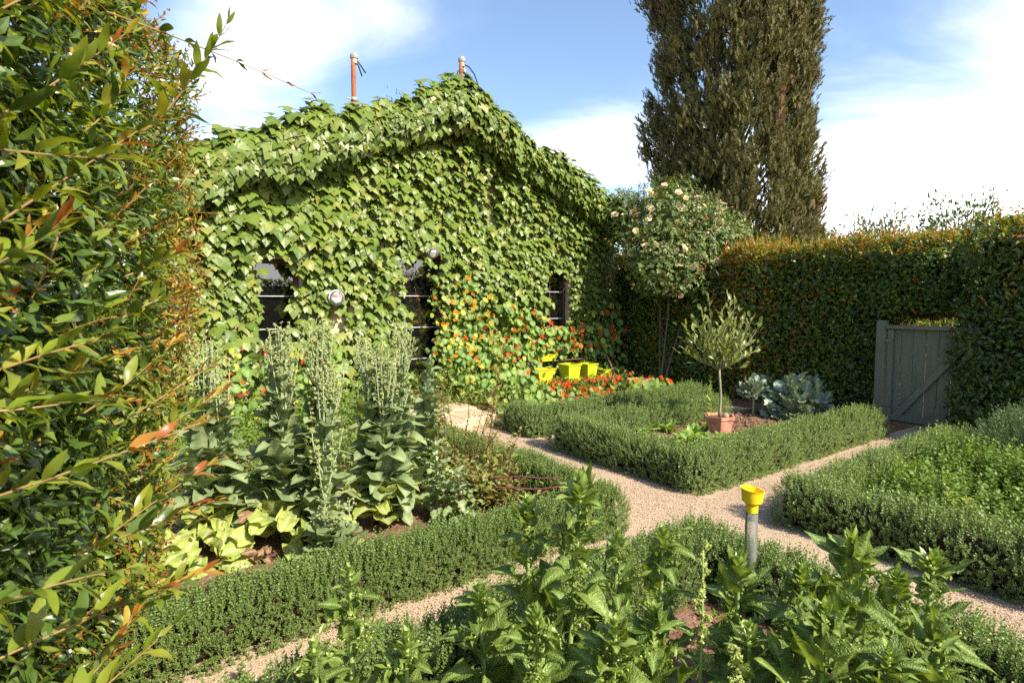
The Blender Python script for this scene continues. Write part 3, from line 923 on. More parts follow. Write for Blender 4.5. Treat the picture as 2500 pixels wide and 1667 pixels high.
# ------------------------------------------------------------------ tall hedges
HL = [small_leaf(.17, .3, .5), small_leaf(.20, .2, .8), small_leaf(.15, .35, .2)]
DL = [tiny_leaf(.22, .3, .4), tiny_leaf(.27, .2, .7)]
HBIG = [leaf_grid(6, ellipse_prof(.85, .46), 1, .28, c, .25, 1.5, seed=i, width=w) for i, (c, w) in enumerate([(.5, .14), (.9, .155), (.2, .13), (1.2, .15), (-.4, .125)])]
def leaf_dirs(n, r, k, spread=0.8, up=0.25):
    d = norm(rdir(r, k) * spread + n * 0.55 + UP * up)
    nn = norm(n * 0.8 + UP * 0.55 + rdir(r, k) * 0.5)
    return d, nn
def shoot_leaves(base, dirn, L, nleaf, r, bend=0.3, opp=True):
    """a stem and the leaf frames along it"""
    t = np.linspace(0, 1, 8)
    b = norm(rdir(r, 1)[0] + UP * .4)
    pts = base + np.outer(t, dirn) * L + np.outer(t ** 2, b) * L * bend
    pos, dd, nn, ss = [], [], [], []
    for i in range(nleaf):
        f = 0.12 + 0.88 * i / (nleaf - 1)
        q = np.array([np.interp(f, t, pts[:, j]) for j in range(3)])
        tn = norm(np.array([np.interp(min(1, f + .05), t, pts[:, j]) - np.interp(f - .05, t, pts[:, j]) for j in range(3)]))
        sd = norm(np.cross(tn, UP + rdir(r, 1)[0] * .3))
        a0 = (i % 2) * 1.2 + r.uniform(-.5, .5)
        for sg in ((-1, 1) if opp else (1 if i % 2 else -1,)):
            o2 = np.cross(sd, tn)
            out = norm(sd * math.cos(a0) * sg + o2 * math.sin(a0) * sg)
            d = norm(out * (1.0 - .55 * f) + tn * (.45 + .8 * f) + rdir(r, 1)[0] * .2)
            pos.append(q); dd.append(d); nn.append(norm(np.cross(np.cross(d, tn), d) * .5 + UP * .7 + rdir(r, 1)[0] * .3)); ss.append(1.0 - .5 * f ** 2)
    return pts, np.array(pos), np.array(dd), np.array(nn), np.array(ss)

def tall_hedge(name, boxes, label, seed, dens, leaf=0.05, amp=0.07, redtop=0.25, shoots=0, tpl=DL, lo=-0.16, freq=2.2, extra=None, bright=0.12, base=None, inset=.2, cull=-.25):
    r = np.random.default_rng(seed)
    b = boxes[0]
    base = P((b[0] + b[1]) / 2, (b[2] + b[3]) / 2, 0.0)
    root = empty(name, base, label, 'hedge')
    body = Body(boxes, r=0.25, amp=amp, freq=freq, seed=seed)
    part('twig_core', body.core(inset), M['twig'], root)
    p, n = body.sample(dens, r, lo, 0.04, cull=cull)
    k = len(p)
    d, nn = leaf_dirs(n, r, k)
    s = leaf * r.uniform(.65, 1.25, k)
    ztop = max(q[5] for q in boxes)
    u = r.uniform(size=k) + .25 * fbm(p, seed + 5, 2.0, 2)
    top = np.clip((p[:, 2] - (ztop - .42)) / .35, 0, 1)
    red = u < redtop * top * 1.3
    bri = (~red) & (u < bright + .55 * top)
    for nm, m, mt in (('foliage', ~(red | bri), 'hedge_dark'), ('young_foliage', bri, 'hedge_bright'), ('red_foliage', red, 'hedge_red')):
        if m.sum():
            foliage(nm, tpl, p[m], d[m], nn[m], s[m], r, M[mt], root, loc=base)
    # shoots standing out of the clipped faces
    if shoots:
        idx = r.choice(k, shoots, replace=False, p=(.25 + top) / (.25 + top).sum())
        G, RB, ST = [], [], []
        for i in idx:
            L = r.uniform(.10, .26)
            isr = r.uniform() < .2 + .35 * top[i]
            dirn = norm(n[i] * .35 + UP * r.uniform(.4, 1.0) + rdir(r, 1)[0] * .3)
            pts, ps, dd, nq, ss = shoot_leaves(p[i], dirn, L, 6, r, .2)
            ST.append(tube(pts[::2], .003, 3, False))
            (RB if isr else G).append((ps, dd, nq, ss * leaf * r.uniform(.7, 1.0)))
        for nm, lst, mt in (('shoots', G, 'hedge_bright'), ('red_shoots', RB, 'hedge_red')):
            if lst:
                a_ = [np.concatenate([q[j] for q in lst]) for j in range(4)]
                foliage(nm, tpl, a_[0], a_[1], a_[2], a_[3], r, M[mt], root, loc=base)
        V, F, rb = join(ST)
        mobj('shoot_stems', mesh_np('shoot_stems', V - base, F, M['shoot_stem'], False, rb), root, kind='stuff')
    return root, body
tall_hedge('tall_hedge', [(9.22, 10.4, 3.5, 9.6, 0, 2.66), (9.08, 10.2, 2.75, 3.75, 1.52, 2.6)], 'tall clipped hedge behind the bay tree with orange new tips', 41, 11500, 0.078, .07, .24, 1000, bright=.26)
tall_hedge('tall_hedge', [(8.78, 10.0, -6.0, 2.60, 0, 2.72)], 'dark tall hedge on the far side of the green gate', 42, 8500, 0.078, .08, .16, 300)
tall_hedge('tall_hedge', [(-6.0, 16.0, -13.0, -12.0, 0, 2.7)], 'dark hedge mirrored in the window panes', 43, 450, 0.26, .08, .0, 0, cull=-9)

# the tall hedge the viewer stands beside
FX = np.array([0.943, 0.332, 0.0]); FY = np.array([-0.332, 0.943, 0.0])
def near_hedge():
    r = np.random.default_rng(51)
    boxes = [(-1.75, -0.66, -0.6, 3.72, 0, 3.12)]
    base = -1.1 * FX + 1.6 * FY
    root = empty('tall_hedge', base, 'close leafy hedge with copper new shoots along the left edge', 'hedge')
    body = Body(boxes, r=.3, amp=.085, freq=2.4, seed=51, ax=FX, bx=FY, lean=.30)
    part('twig_core', body.core(.24), M['twig'], root)
    p, n = body.sample(21000, r, -.17, .05, cull=-.6)
    k = len(p)
    d, nn = leaf_dirs(n, r, k, .9, .1)
    dist = np.linalg.norm(p - CAM, axis=-1)
    u = r.uniform(size=k) + .3 * fbm(p, 52, 1.6, 2)
    far = np.clip((p[:, 1] - 1.7) / 1.3, 0, 1)
    prot = np.clip(body.sdf(p) / .1 + .9, 0, 1)
    red = u < .02 + .62 * far * prot
    bri = (~red) & (u < .24 + .65 * far)
    s = (.060 - .014 * far) * r.uniform(.7, 1.3, k)
    s = s * np.where(red, .8, 1)
    for nm, m, mt in (('foliage', ~(red | bri), 'hedge_dark'), ('young_foliage', bri, 'hedge_bright'), ('red_foliage', red, 'hedge_red')):
        foliage(nm, HL, p[m], d[m], nn[m], s[m], r, M[mt], root, loc=base)
    # many small shoots over the far half
    G, RB, ST = [], [], []
    w = (.06 + far) * (dist > 1.3)
    for i in r.choice(k, 760, replace=False, p=w / w.sum()):
        L = r.uniform(.08, .22)
        dirn = norm(n[i] * .55 + UP * r.uniform(.1, .9) + rdir(r, 1)[0] * .35)
        pts, ps, dd, nq, ss = shoot_leaves(p[i], dirn, L, 6, r, .2)
        ST.append(tube(pts[::2], .0022, 3, False))
        (RB if r.uniform() < .72 else G).append((ps, dd, nq, ss * r.uniform(.032, .048)))
    for nm, lst, mt in (('shoots', G, 'hedge_bright'), ('red_shoots', RB, 'hedge_red')):
        a_ = [np.concatenate([q[j] for q in lst]) for j in range(4)]
        foliage(nm, HL, a_[0], a_[1], a_[2], a_[3], r, M[mt], root, loc=base)
    V, F, rb = join(ST)
    mobj('shoot_stems', mesh_np('shoot_stems', V - base, F, M['shoot_stem'], False, rb), root, kind='stuff')
    # long shoots reaching out towards the light, leaf by leaf
    big = [(-.96, 1.05, 1.62, .55, .42, .30, .60), (-.92, 1.00, 1.40, .50, .30, .12, .55), (-1.0, 1.2, 1.95, .50, .35, .55, .5), (-.95, 1.02, 1.20, .52, .30, .25, .5),
           (-.98, 1.15, 1.05, .55, .35, .2, .5), (-1.05, 1.3, .80, .5, .4, .35, .5), (-1.0, 1.25, .55, .55, .35, .3, .5), (-1.25, 1.92, 2.66, .40, .16, -.10, .56),
           (-1.05, 1.3, 2.2, .4, .4, .5, .42), (-.95, 1.05, 1.80, .45, .2, .15, .42), (-1.1, 1.6, 1.5, .5, .4, .4, .42), (-1.15, 1.7, 1.1, .5, .35, .45, .45),
           (-1.2, 1.9, 1.75, .5, .5, .5, .4), (-1.0, 1.2, 2.05, .5, .3, -.05, .4), (-1.2, 1.8, .75, .6, .2, .4, .42), (-.9, 1.0, 1.55, .5, .35, -.1, .38), (-1.1, 1.45, 2.5, .5, .3, .5, .42),
           (-.95, 1.15, .86, .55, .2, .35, .45), (-1.2, 1.75, 2.3, .5, .4, .6, .4), (-1.25, 2.05, 1.3, .55, .3, .5, .38)]
    for q in range(12):
        big.append((r.uniform(-1.3, -.95), r.uniform(1.0, 2.1), r.uniform(.4, 2.7), .5, r.uniform(.1, .5), r.uniform(.1, .8), r.uniform(.35, .55)))
    for bi, (x, y, z, dx, dy, dz, L) in enumerate(big):
        dirn = norm(np.array([dx, dy, dz]))
        b0 = np.array([x, y, z])
        nl = 10 if bi != 7 else 8
        L = L * (.66 if bi != 7 else 1.05)
        pts, ps, dd, nq, ss = shoot_leaves(b0 - dirn * (.10 if bi != 7 else .05), dirn, L, nl, r, .28 if bi != 7 else -.12)
        st = part('shoot', tube(pts, np.linspace(.0030, .0010, len(pts)), 6), M['shoot_stem'], root)
        reddish = r.uniform() < .75
        for j in range(len(ps)):
            f = (j // 2) / (nl - 1)
            if bi == 7:
                mt = 'hedge_dark' if f < .7 else 'hedge_red'
            else:
                mt = 'hedge_red' if (reddish and f > r.uniform(.5, .95)) else ('hedge_bright' if r.uniform() < .8 else 'hedge_dark')
            me = tmesh('leaf', HBIG[r.integers(len(HBIG))], M[mt])
            place('leaf', me, st, ps[j], dd[j], nq[j], ss[j] * r.uniform(.075, .12) * (.8 if bi == 7 else 1), origin=base)
    # the biggest single leaves of the face, close to the viewer
    w = np.clip(1.9 - dist, 0, 1) * (body.sdf(p) > -.05) * (p[:, 1] > .35)
    for i in r.choice(k, min(230, int((w > 0).sum())), replace=False, p=w / w.sum()):
        mt = 'hedge_dark' if r.uniform() < .72 else 'hedge_bright'
        place('leaf', tmesh('leaf', HBIG[r.integers(len(HBIG))], M[mt]), root, p[i] + n[i] * .02, d[i], nn[i], r.uniform(.065, .10), origin=base)
near_hedge()

# ------------------------------------------------------------------ ivy over the house
IVY = [ivy_leaf(.25, .1, 1.0), ivy_leaf(.4, .2, 1.12), ivy_leaf(.15, .05, .9), ivy_leaf(.55, .3, 1.0)]
def ivy():
    r = np.random.default_rng(61)
    OUT = -BX
    base = P(5.0, FB, 0.0)
    root = empty('climbing_ivy', base, 'dense glossy ivy covering the cottage front and gable edges', 'ivy')
    pos, d, n, s = [], [], [], []
    def blob(A, z):
        return fbm(np.stack([A, z], -1), 62, 1.7, 3)
    # front wall, in overlapping courses
    for layer, (k, off, sc_) in enumerate([(4600, .03, .95), (4200, .10, 1.05), (4300, .19, 1.05), (3600, .09, 1.0)]):
        A = r.uniform(A_L - .2 if layer < 3 else 4.6, A_R - .1, k); z = r.uniform(0.05, 5.0, k)
        b = blob(A, z)
        keep = z < roof_z(A) - .1
        mg = .02 + .05 * layer
        wob = .09 * fbm(np.stack([A, z], -1), 63, 5.0, 2)
        for (a0, a1, z0, z1) in WIN:
            inside = (A > a0 + (.02 if layer == 0 else .10) + wob) & (A < a1 - (.05 if layer == 0 else .16) + wob) & (z > z0 - .05) & (z < z1 - (.02 if layer == 0 else .14) + wob)
            keep &= ~inside
        keep &= ~(((A - 2.96) / .13) ** 2 + ((z - 1.36) / .17) ** 2 < 1)
        keep &= ~(((A - 2.90) / .10) ** 2 + ((z - 1.80) / .10) ** 2 < 1)
        keep &= ~(((A - 4.52) / .10) ** 2 + ((z - 2.53) / .08) ** 2 < 1)
        # thin channel where the growth parts
        ch = np.abs(A - (5.85 + .12 * np.sin(z * 3))) < .09
        keep &= ~(ch & (z > 3.0) & (layer > 0))
        A, z, b = A[keep], z[keep], b[keep]
        kk = len(A)
        size = (.155 - .0095 * (A - 1.5)) * (.85 + .1 * (z > 2.6)) * np.exp(r.normal(0, .27, kk)).clip(.5, 1.6) * sc_
        o = off + .10 * np.clip(b, -1, 1) * (layer > 0) + r.uniform(-.03, .03, kk)
        pos.append(P(A, FB - np.maximum(o, .015), z + size * .4))
        tl = r.uniform(.1, .5, kk) if layer == 0 else r.uniform(.35, 1.35, kk)
        d.append(norm(-UP + OUT * tl[:, None] + AX * r.normal(0, .34, kk)[:, None]))
        n.append(norm(OUT * 1.0 + UP * tl[:, None] + AX * r.normal(.05, .30, kk)[:, None]))
        s.append(size)
    # drapery over both rake edges
    for side, k in ((-1, 2700), (1, 2500)):
        t = r.uniform(0, 4.35 if side < 0 else 4.1, k)
        A = RIDGE_A + side * t
        wv = fbm(np.stack([A, A * 0], -1), 64, 4.2, 3)
        hang = (.46 + .18 * wv + (.12 if side > 0 else .10) * np.clip(t / 3, 0, 1)) * 1.0
        v = r.uniform(0, 1, k) ** 1.1
        wv2 = fbm(np.stack([A, A * 0], -1), 65, 11.0, 2)
        top = roof_z(A) + .08 + .09 * wv + .07 * wv2 + .20 * np.exp(-t * t / .5) + (.15 if side < 0 else .10) * np.sin(np.pi * np.clip(t / 4.3, 0, 1)) + .07 * r.normal(size=k).clip(-1, 2)
        z = top - v * hang + .03
        bulge = .07 + .13 * np.sin(np.pi * np.clip(v * .9, 0, 1)) + .05 * wv
        Bc = FB - .42 - bulge * r.uniform(.3, 1, k) + .06 * (v < .15)
        size = (.155 - .0090 * (A - 1.5)) * np.exp(r.normal(0, .25, k)).clip(.5, 1.6)
        pos.append(P(A, Bc, z + size * .3))
        tl = np.clip(v * 1.6, 0, 1)[:, None]
        d.append(norm(-UP * (.25 + tl) + OUT * (1.0 - .65 * tl) + AX * (r.normal(0, .4, k) + .25 * side)[:, None]))
        n.append(norm(UP * (1.25 - .6 * tl) + OUT * (.35 + .6 * tl) + AX * (r.normal(.05, .35, k) + .2 * side)[:, None]))
        s.append(size)
        # leaves over the front of the roof
        k2 = 800
        t = r.uniform(0, 4.5, k2); A = RIDGE_A + side * t
        Bc = FB - .42 + r.uniform(0, 1.5, k2) ** 1.3
        size = r.uniform(.09, .16, k2)
        pos.append(P(A, Bc, roof_z(A) + .05 + r.uniform(0, .16, k2) + .06 * fbm(np.stack([A, Bc], -1), 66, 7, 2)))
        d.append(norm(rdir(r, k2) * .7 + OUT * .5 + AX * side * .4)); n.append(norm(UP + rdir(r, k2) * .4 + AX * side * .3)); s.append(size)
    # inner return of the overhang, hanging back to the wall
    k = 2600
    A = r.uniform(A_L - .3, A_R + .3, k)
    B_ = FB - r.uniform(.02, .45, k)
    z = roof_z(A) - .13 - r.uniform(0, .18, k) - .1 * r.uniform(0, 1, k)
    pos.append(P(A, B_, z)); d.append(norm(-UP + rdir(r, k) * .5)); n.append(norm(OUT + rdir(r, k) * .5)); s.append(r.uniform(.10, .16, k))
    pos, d, n, s = map(np.concatenate, (pos, d, n, s))
    # keep the windows clear of leaf bodies hanging in
    dist = np.linalg.norm(pos - CAM, axis=-1)
    front = (pos @ BX) < FB - .12
    score = np.where(front, s / dist, 0) * ((pos[:, 0] / np.maximum(pos[:, 1], .1)) > -.50)
    big = np.argsort(-score)[:300]
    m = np.ones(len(pos), bool); m[big] = False
    foliage('foliage', IVY, pos[m], d[m], n[m], s[m], r, M['ivy'], root, loc=base)
    for i in big:
        place('leaf', tmesh('leaf', IVY[r.integers(4)], M['ivy'], False), root, pos[i], d[i], n[i], s[i], origin=base)
    # stems on the wall
    st = []
    for i in range(26):
        a = r.choice([r.uniform(.8, 1.6), r.uniform(2.6, 3.8), r.uniform(5.0, 6.8), r.uniform(7.9, 8.9)]); z = np.linspace(0, float(roof_z(a)) - .3, 9)
        aa = a + np.cumsum(r.normal(0, .03, 9))
        st.append(tube(P(aa, np.full(9, FB - .02), z), np.linspace(.014, .004, 9), 5, False))
    part('stem', join(st), M['bark'], root, kind='stuff')
ivy()

# ------------------------------------------------------------------ conduit masts and meters on the house
def mast(A, B, z0, z1, label, wires, cap_r=.07):
    root = empty('conduit_mast', P(A, B, z0), label, 'pipe')
    c = P(A, B, 0)
    tilt = np.array([-.004, 0, 0])
    pts = [c + UP * z for z in np.linspace(z0, z1, 6)]
    part('pipe', tube(pts, .036, 12), M['rust'], root, smooth=True)
    V, F, rb = lathe([(.0001, .07), (.03, .064), (.05, .04), (.056, .01), (.053, -.02), (.042, -.03), (.044, -.10), (.0001, -.10)], 16)
    V = V * np.array([1.15, 1, 1]) + c + UP * (z1 + .01) + AX * .015
    part('weather_cap', (V, F, rb), M['galvanised'], root)
    V, F, rb = lathe([(.037, -.03), (.047, -.028), (.047, .028), (.037, .03)], 14)
    part('clamp', (V + c + UP * (z0 + (z1 - z0) * .52), F, rb), M['galvanised'], root, smooth=True)
    for w, mt in wires:
        part('wire', tube([c + AX * x + UP * z for x, z in w], .011, 6), M[mt], root, smooth=True)
    return root, c
mr1, c1 = mast(3.40, 8.9, 4.2, 5.52, 'taller rusty conduit pipe with a tag on the left roof slope', [([(.05, 5.5), (.12, 5.43), (.2, 5.33)], 'wire'), ([(.04, 5.49), (.09, 5.4), (.14, 5.27)], 'wire')])
zt = 4.2 + 1.32 * .52
part('clamp_bolt', bevel_box(c1 + UP * zt - AX * .07, AX, BX, UP, .09, .02, .02), M['galvanised'], mr1)
part('tag_wire', tube([c1 + UP * zt + AX * x for x in (.04, .1, .14)] - np.outer([0, .03, .06], UP), .006, 5), M['wire'], mr1)
part('insulator', tube([c1 + AX * .14 + UP * (zt - .06), c1 + AX * .24 + UP * (zt - .1)], .032, 10), M['terracotta'], mr1)
mast(5.26, 8.75, 4.9, 5.86, 'shorter rusty conduit pipe with looping wires at the roof peak',
     [([(.05, 5.82), (.16, 5.8), (.27, 5.70), (.36, 5.5), (.36, 5.3), (.30, 5.12)], 'wire'), ([(.02, 5.72), (-.06, 5.68), (-.11, 5.55), (-.1, 5.4), (-.07, 5.3)], 'wire'), ([(.05, 5.78), (.12, 5.6), (.16, 5.4), (.19, 5.2)], 'wire_white')])
def meter(A, z, rad, label, dark):
    c = P(A, FB - .24, z)
    root = empty('electricity_meter', c, label, 'meter')
    def disc(prof):
        V, F, rb = lathe(prof, 24)
        return np.stack([V[:, 0]], -1) * AX + V[:, 1:2] * UP - V[:, 2:3] * BX + c, F, rb
    part('housing', disc([(.0001, -.16), (rad * .92, -.16), (rad * .95, 0), (rad * 1.04, .005), (rad * 1.04, .02), (rad * .9, .022), (.0001, .024)]), M['dial_grey'] if not dark else M['galvanised'], root, smooth=False)
    part('glass_dome', disc([(rad * .93, .024), (rad * .9, .07), (rad * .7, .10), (.0001, .115)]), M['meter_glass'], root, smooth=True)
    part('nameplate', bevel_box(c + UP * rad * .25 - BX * .03, AX, BX, UP, rad * 1.1, .006, rad * .28, .002), M['rust'] if not dark else M['white_paint'], root)
    return root
meter(2.91, 1.80, .115, 'round white electricity meter among ivy between window and door', False)
meter(4.53, 2.54, .085, 'round clear glass meter above the door opening', True)

# ------------------------------------------------------------------ sandstone steps to the door
for i, (a0, a1, b0, b1, h) in enumerate([(3.45, 3.98, 6.35, 7.0, .16), (4.0, 4.55, 6.62, 7.2, .15), (3.5, 4.1, 7.03, 7.6, .17), (4.13, 4.6, 7.23, 7.7, .16), (3.55, 4.6, 7.73, 8.3, .15)]):
    part('paving_stone', bevel_box(P((a0 + a1) / 2, (b0 + b1) / 2, h / 2 + .002), AX, BX, UP, a1 - a0, b1 - b0, h, .018), M['sandstone'], None, loc=P((a0 + a1) / 2, (b0 + b1) / 2, 0),
         label=['foremost cream sandstone slab at the end of the gravel path', 'sandstone slab beside the low hedge end', 'sandstone slab second row before the door', 'small sandstone slab near the nasturtiums', 'long sandstone slab under the door step'][i], cat='paving stone', group='sandstone slabs before the door')

# ------------------------------------------------------------------ gate
GA = 8.95
def gate():
    root = empty('garden_gate', P(GA, 2.87, 0), 'closed grey green plank gate with a diagonal brace', 'gate')
    b0, b1, z0, z1 = 2.36, 3.38, .06, 1.38
    k = 7
    w = (b1 - b0) / k
    for i in range(k):
        part('plank', bevel_box(P(GA + .03 + .003 * (i % 2), b0 + w * (i + .5), (z0 + z1) / 2), BX, AX, UP, w - .006, .022, z1 - z0, .004), M['gate_paint'], root)
    part('top_rail', bevel_box(P(GA - .005, (b0 + b1) / 2, z1 + .012), BX, AX, UP, b1 - b0 + .06, .085, .05, .005), M['gate_paint'], root)
    part('side_stile', bevel_box(P(GA - .008, b1 - .03, (z0 + z1) / 2 - .01), BX, AX, UP, .07, .05, z1 - z0 - .03, .005), M['gate_paint'], root)
    pa, pb = P(GA - .006, b1 - .10, .12), P(GA - .006, b0 + .04, z1 - .05)
    L = np.linalg.norm(pb - pa); e = (pb - pa) / L
    part('brace', bevel_box((pa + pb) / 2, e, AX, np.cross(e, AX), L, .045, .085, .005), M['gate_paint'], root)
    part('bottom_rail', bevel_box(P(GA - .002, (b0 + b1) / 2, .14), BX, AX, UP, b1 - b0 - .1, .04, .085, .005), M['gate_paint'], root)
    for zz in (.3, 1.2):
        part('hinge', bevel_box(P(GA - .04, b1 - .01, zz), BX, AX, UP, .10, .012, .04, .003), M['gate_paint'], root)
    part('gate_post', bevel_box(P(GA + .02, b1 + .095, .74), BX, AX, UP, .12, .11, 1.48, .008), M['gate_paint'], None, loc=P(GA, b1 + .095, 0), label='grey green post the gate hangs from, half in the hedge', cat='post')
gate()

# ------------------------------------------------------------------ cypress, olives and shrubs beyond the hedge
def frond(seed=0):
    r = np.random.default_rng(seed)
    V, F = [], []
    def blade(o, d, L, w):
        b = len(V)
        d = norm(np.asarray(d, float)); x = norm(np.cross(d, [0.1, .2, 1]))
        o = np.asarray(o, float)
        V.extend([tuple(o - x * w * .5), tuple(o + x * w * .5), tuple(o + d * L)])
        F.append((b, b + 1, b + 2))
    blade((0, 0, 0), (0, 1, 0), 1.0, .17)
    for i in range(6):
        y = .15 + .13 * i
        a = r.uniform(-1, 1)
        blade((0, y, 0), ((-1) ** i * .6, .75, a * .5), .44 * (1 - .06 * i), .20)
    return T(V, F)
FR = [frond(i) for i in range(5)]
def limb_tree(base, h, r0, limbs, rr, mat, droop=0.0):
    gs = [tube([base + UP * h * t + np.array([.15 * math.sin(3 * t), .1 * math.cos(4 * t) - .1, 0]) * h * .08 for t in np.linspace(0, 1, 9)], np.linspace(r0, r0 * .12, 9), 9, False)]
    for i in range(limbs):
        t = rr.uniform(.15, .9)
        a = rr.uniform(0, 6.28)
        L = h * .13 * (1.1 - t)
        b = base + UP * h * t
        o = np.array([math.cos(a), math.sin(a), 0])
        gs.append(tube([b, b + o * L * .5 + UP * L * .35, b + o * L + UP * L * .95], np.array([r0 * .35, r0 * .2, r0 * .06]) * (1.1 - t), 6, False))
    return join(gs)
def cypress():
    r = np.random.default_rng(71)
    base = np.array([6.8, 18.3, 0.0])
    H_ = 16.0
    root = empty('cypress_tree', base, 'tall dark columnar cypress rising behind the hedge', 'tree')
    part('trunk', limb_tree(base, H_ * .93, .36, 46, r, None), M['bark'], root, smooth=True)
    def rad(z, a):
        q = np.stack([np.cos(a) * 1.3, np.sin(a) * 1.3, z * .55], -1)
        env = np.interp(z, [0, 1.5, 4, 7, 11, 14, 16], [1.8, 2.25, 2.36, 2.28, 2.12, 1.6, .3])
        return env * (1 + .13 * fbm(q, 72, 1.6, 3))
    K = 2100
    z = r.uniform(.6, 15.3, K); a = r.uniform(0, 2 * np.pi, K)
    rr = rad(z, a) * (1 - np.abs(r.normal(0, .12, K)))
    inner = r.uniform(size=K) < .22
    rr = np.where(inner, rr * .72, rr)
    # shaggy side limbs standing proud of the column
    prot = (~inner) & (r.uniform(size=K) < .10)
    rr = np.where(prot, rr * r.uniform(1.04, 1.16, K), rr)
    c = base + np.stack([np.cos(a) * rr, np.sin(a) * rr, z], -1)
    outw = np.stack([np.cos(a), np.sin(a), np.zeros(K)], -1)
    vis = (outw[:, 1] < .35)
    c, outw = c[vis], outw[vis]
    nb = 70
    kk = len(c)
    wz = r.uniform(.28, .60, kk); wx = r.uniform(.14, .27, kk)
    off = norm(r.normal(size=(kk, nb, 3))) * (r.uniform(size=(kk, nb, 1)) ** .5) * np.stack([wx, wx, wz], -1)[:, None] * 1.25
    off[..., :2] *= (1.15 - .55 * (off[..., 2:3] / wz[:, None, None]).clip(-1, 1.6))
    pos = (c[:, None] + off + outw[:, None] * off[..., 2:3] * .25).reshape(-1, 3)
    ow = np.repeat(outw, nb, 0)
    k = len(pos)
    d = norm(UP * 1.0 + ow * .45 + rdir(r, k) * .55)
    n = norm(ow + rdir(r, k) * .8)
    s = r.uniform(.13, .25, k)
    pick = np.repeat(r.uniform(size=kk) < .025, nb) & (r.uniform(size=k) < .6)
    foliage('crown', FR, pos[~pick], d[~pick], n[~pick], s[~pick], r, M['cypress'], root, loc=base)
    foliage('dead_sprays', FR, pos[pick], d[pick], n[pick], s[pick], r, M['cypress_brown'], root, loc=base)
cypress()
def loose_tree(name, base, h, crown_c, crown_r, label, seed, k, leaf, mat, tpl, cat='tree', twig_n=60, clump=9):
    r = np.random.default_rng(seed)
    base = np.asarray(base, float); cc = np.asarray(crown_c, float); cr = np.asarray(crown_r, float)
    root = empty(name, base, label, cat)
    gs = [tube([base, base + (cc - base) * .5 + np.array([.12, .05, 0]), cc - UP * cr[2] * .3], [.16, .11, .06], 8, False)]
    tips = []
    for i in range(twig_n):
        u = rdir(r, 1)[0]; u[2] = abs(u[2]) * 1.1 - .2
        tip = cc + u * cr * r.uniform(.65, 1.05)
        st = cc - UP * cr[2] * .4 + u * cr * .15
        mid = (st + tip) / 2 + rdir(r, 1)[0] * .12
        gs.append(tube([st, mid, tip], [.025, .014, .005], 4, False))
        for t in np.linspace(.35, 1.0, clump):
            tips.append((1 - t) ** 2 * st + 2 * t * (1 - t) * mid + t * t * tip)
    part('trunk', join(gs), M['bark'], root, smooth=True)
    tips = np.array(tips)
    pos = tips[r.integers(0, len(tips), k)] + r.normal(size=(k, 3)) * cr * .10
    d = norm(norm(pos - cc) * .7 + UP * .35 + rdir(r, k) * .7)
    foliage('crown', tpl, pos, d, norm(rdir(r, k) + UP * .4), leaf * r.uniform(.6, 1.3, k), r, M[mat], root, loc=base)
OLL = [small_leaf(.10, .2, .3), small_leaf(.12, .2, .6)]
loose_tree('olive_tree', (-3.2, 17.0, 0), 8, (-3.25, 17.0, 6.75), (1.05, .8, 1.0), 'sprigs of an olive tree beyond the roof between the pipes', 74, 2300, .10, 'olive', OLL)
loose_tree('olive_tree', (-6.2, 14.5, 0), 7, (-6.15, 14.5, 5.35), (.95, .7, .75), 'low olive crown behind the left end of the roof', 75, 1500, .09, 'olive', OLL)
loose_tree('leafy_shrub', (7.0, 11.4, 0), 4, (7.3, 11.4, 2.75), (1.3, .8, .95), 'small leafy shrub behind the hedge beside the cypress', 76, 2200, .09, 'far_shrub', HL, 'shrub')
loose_tree('leafy_shrub', (8.6, 11.0, 0), 4, (8.5, 11.0, 2.7), (1.0, .8, 1.28), 'taller leafy shrub showing above the hedge middle right', 77, 2600, .10, 'far_shrub', HL, 'shrub')
loose_tree('leafy_shrub', (7.15, 9.5, 0), 3, (7.15, 9.4, 1.25), (1.0, .6, 1.0), 'sunny shrub glimpsed over the gate', 78, 4500, .07, 'hedge_bright', HL, 'shrub')

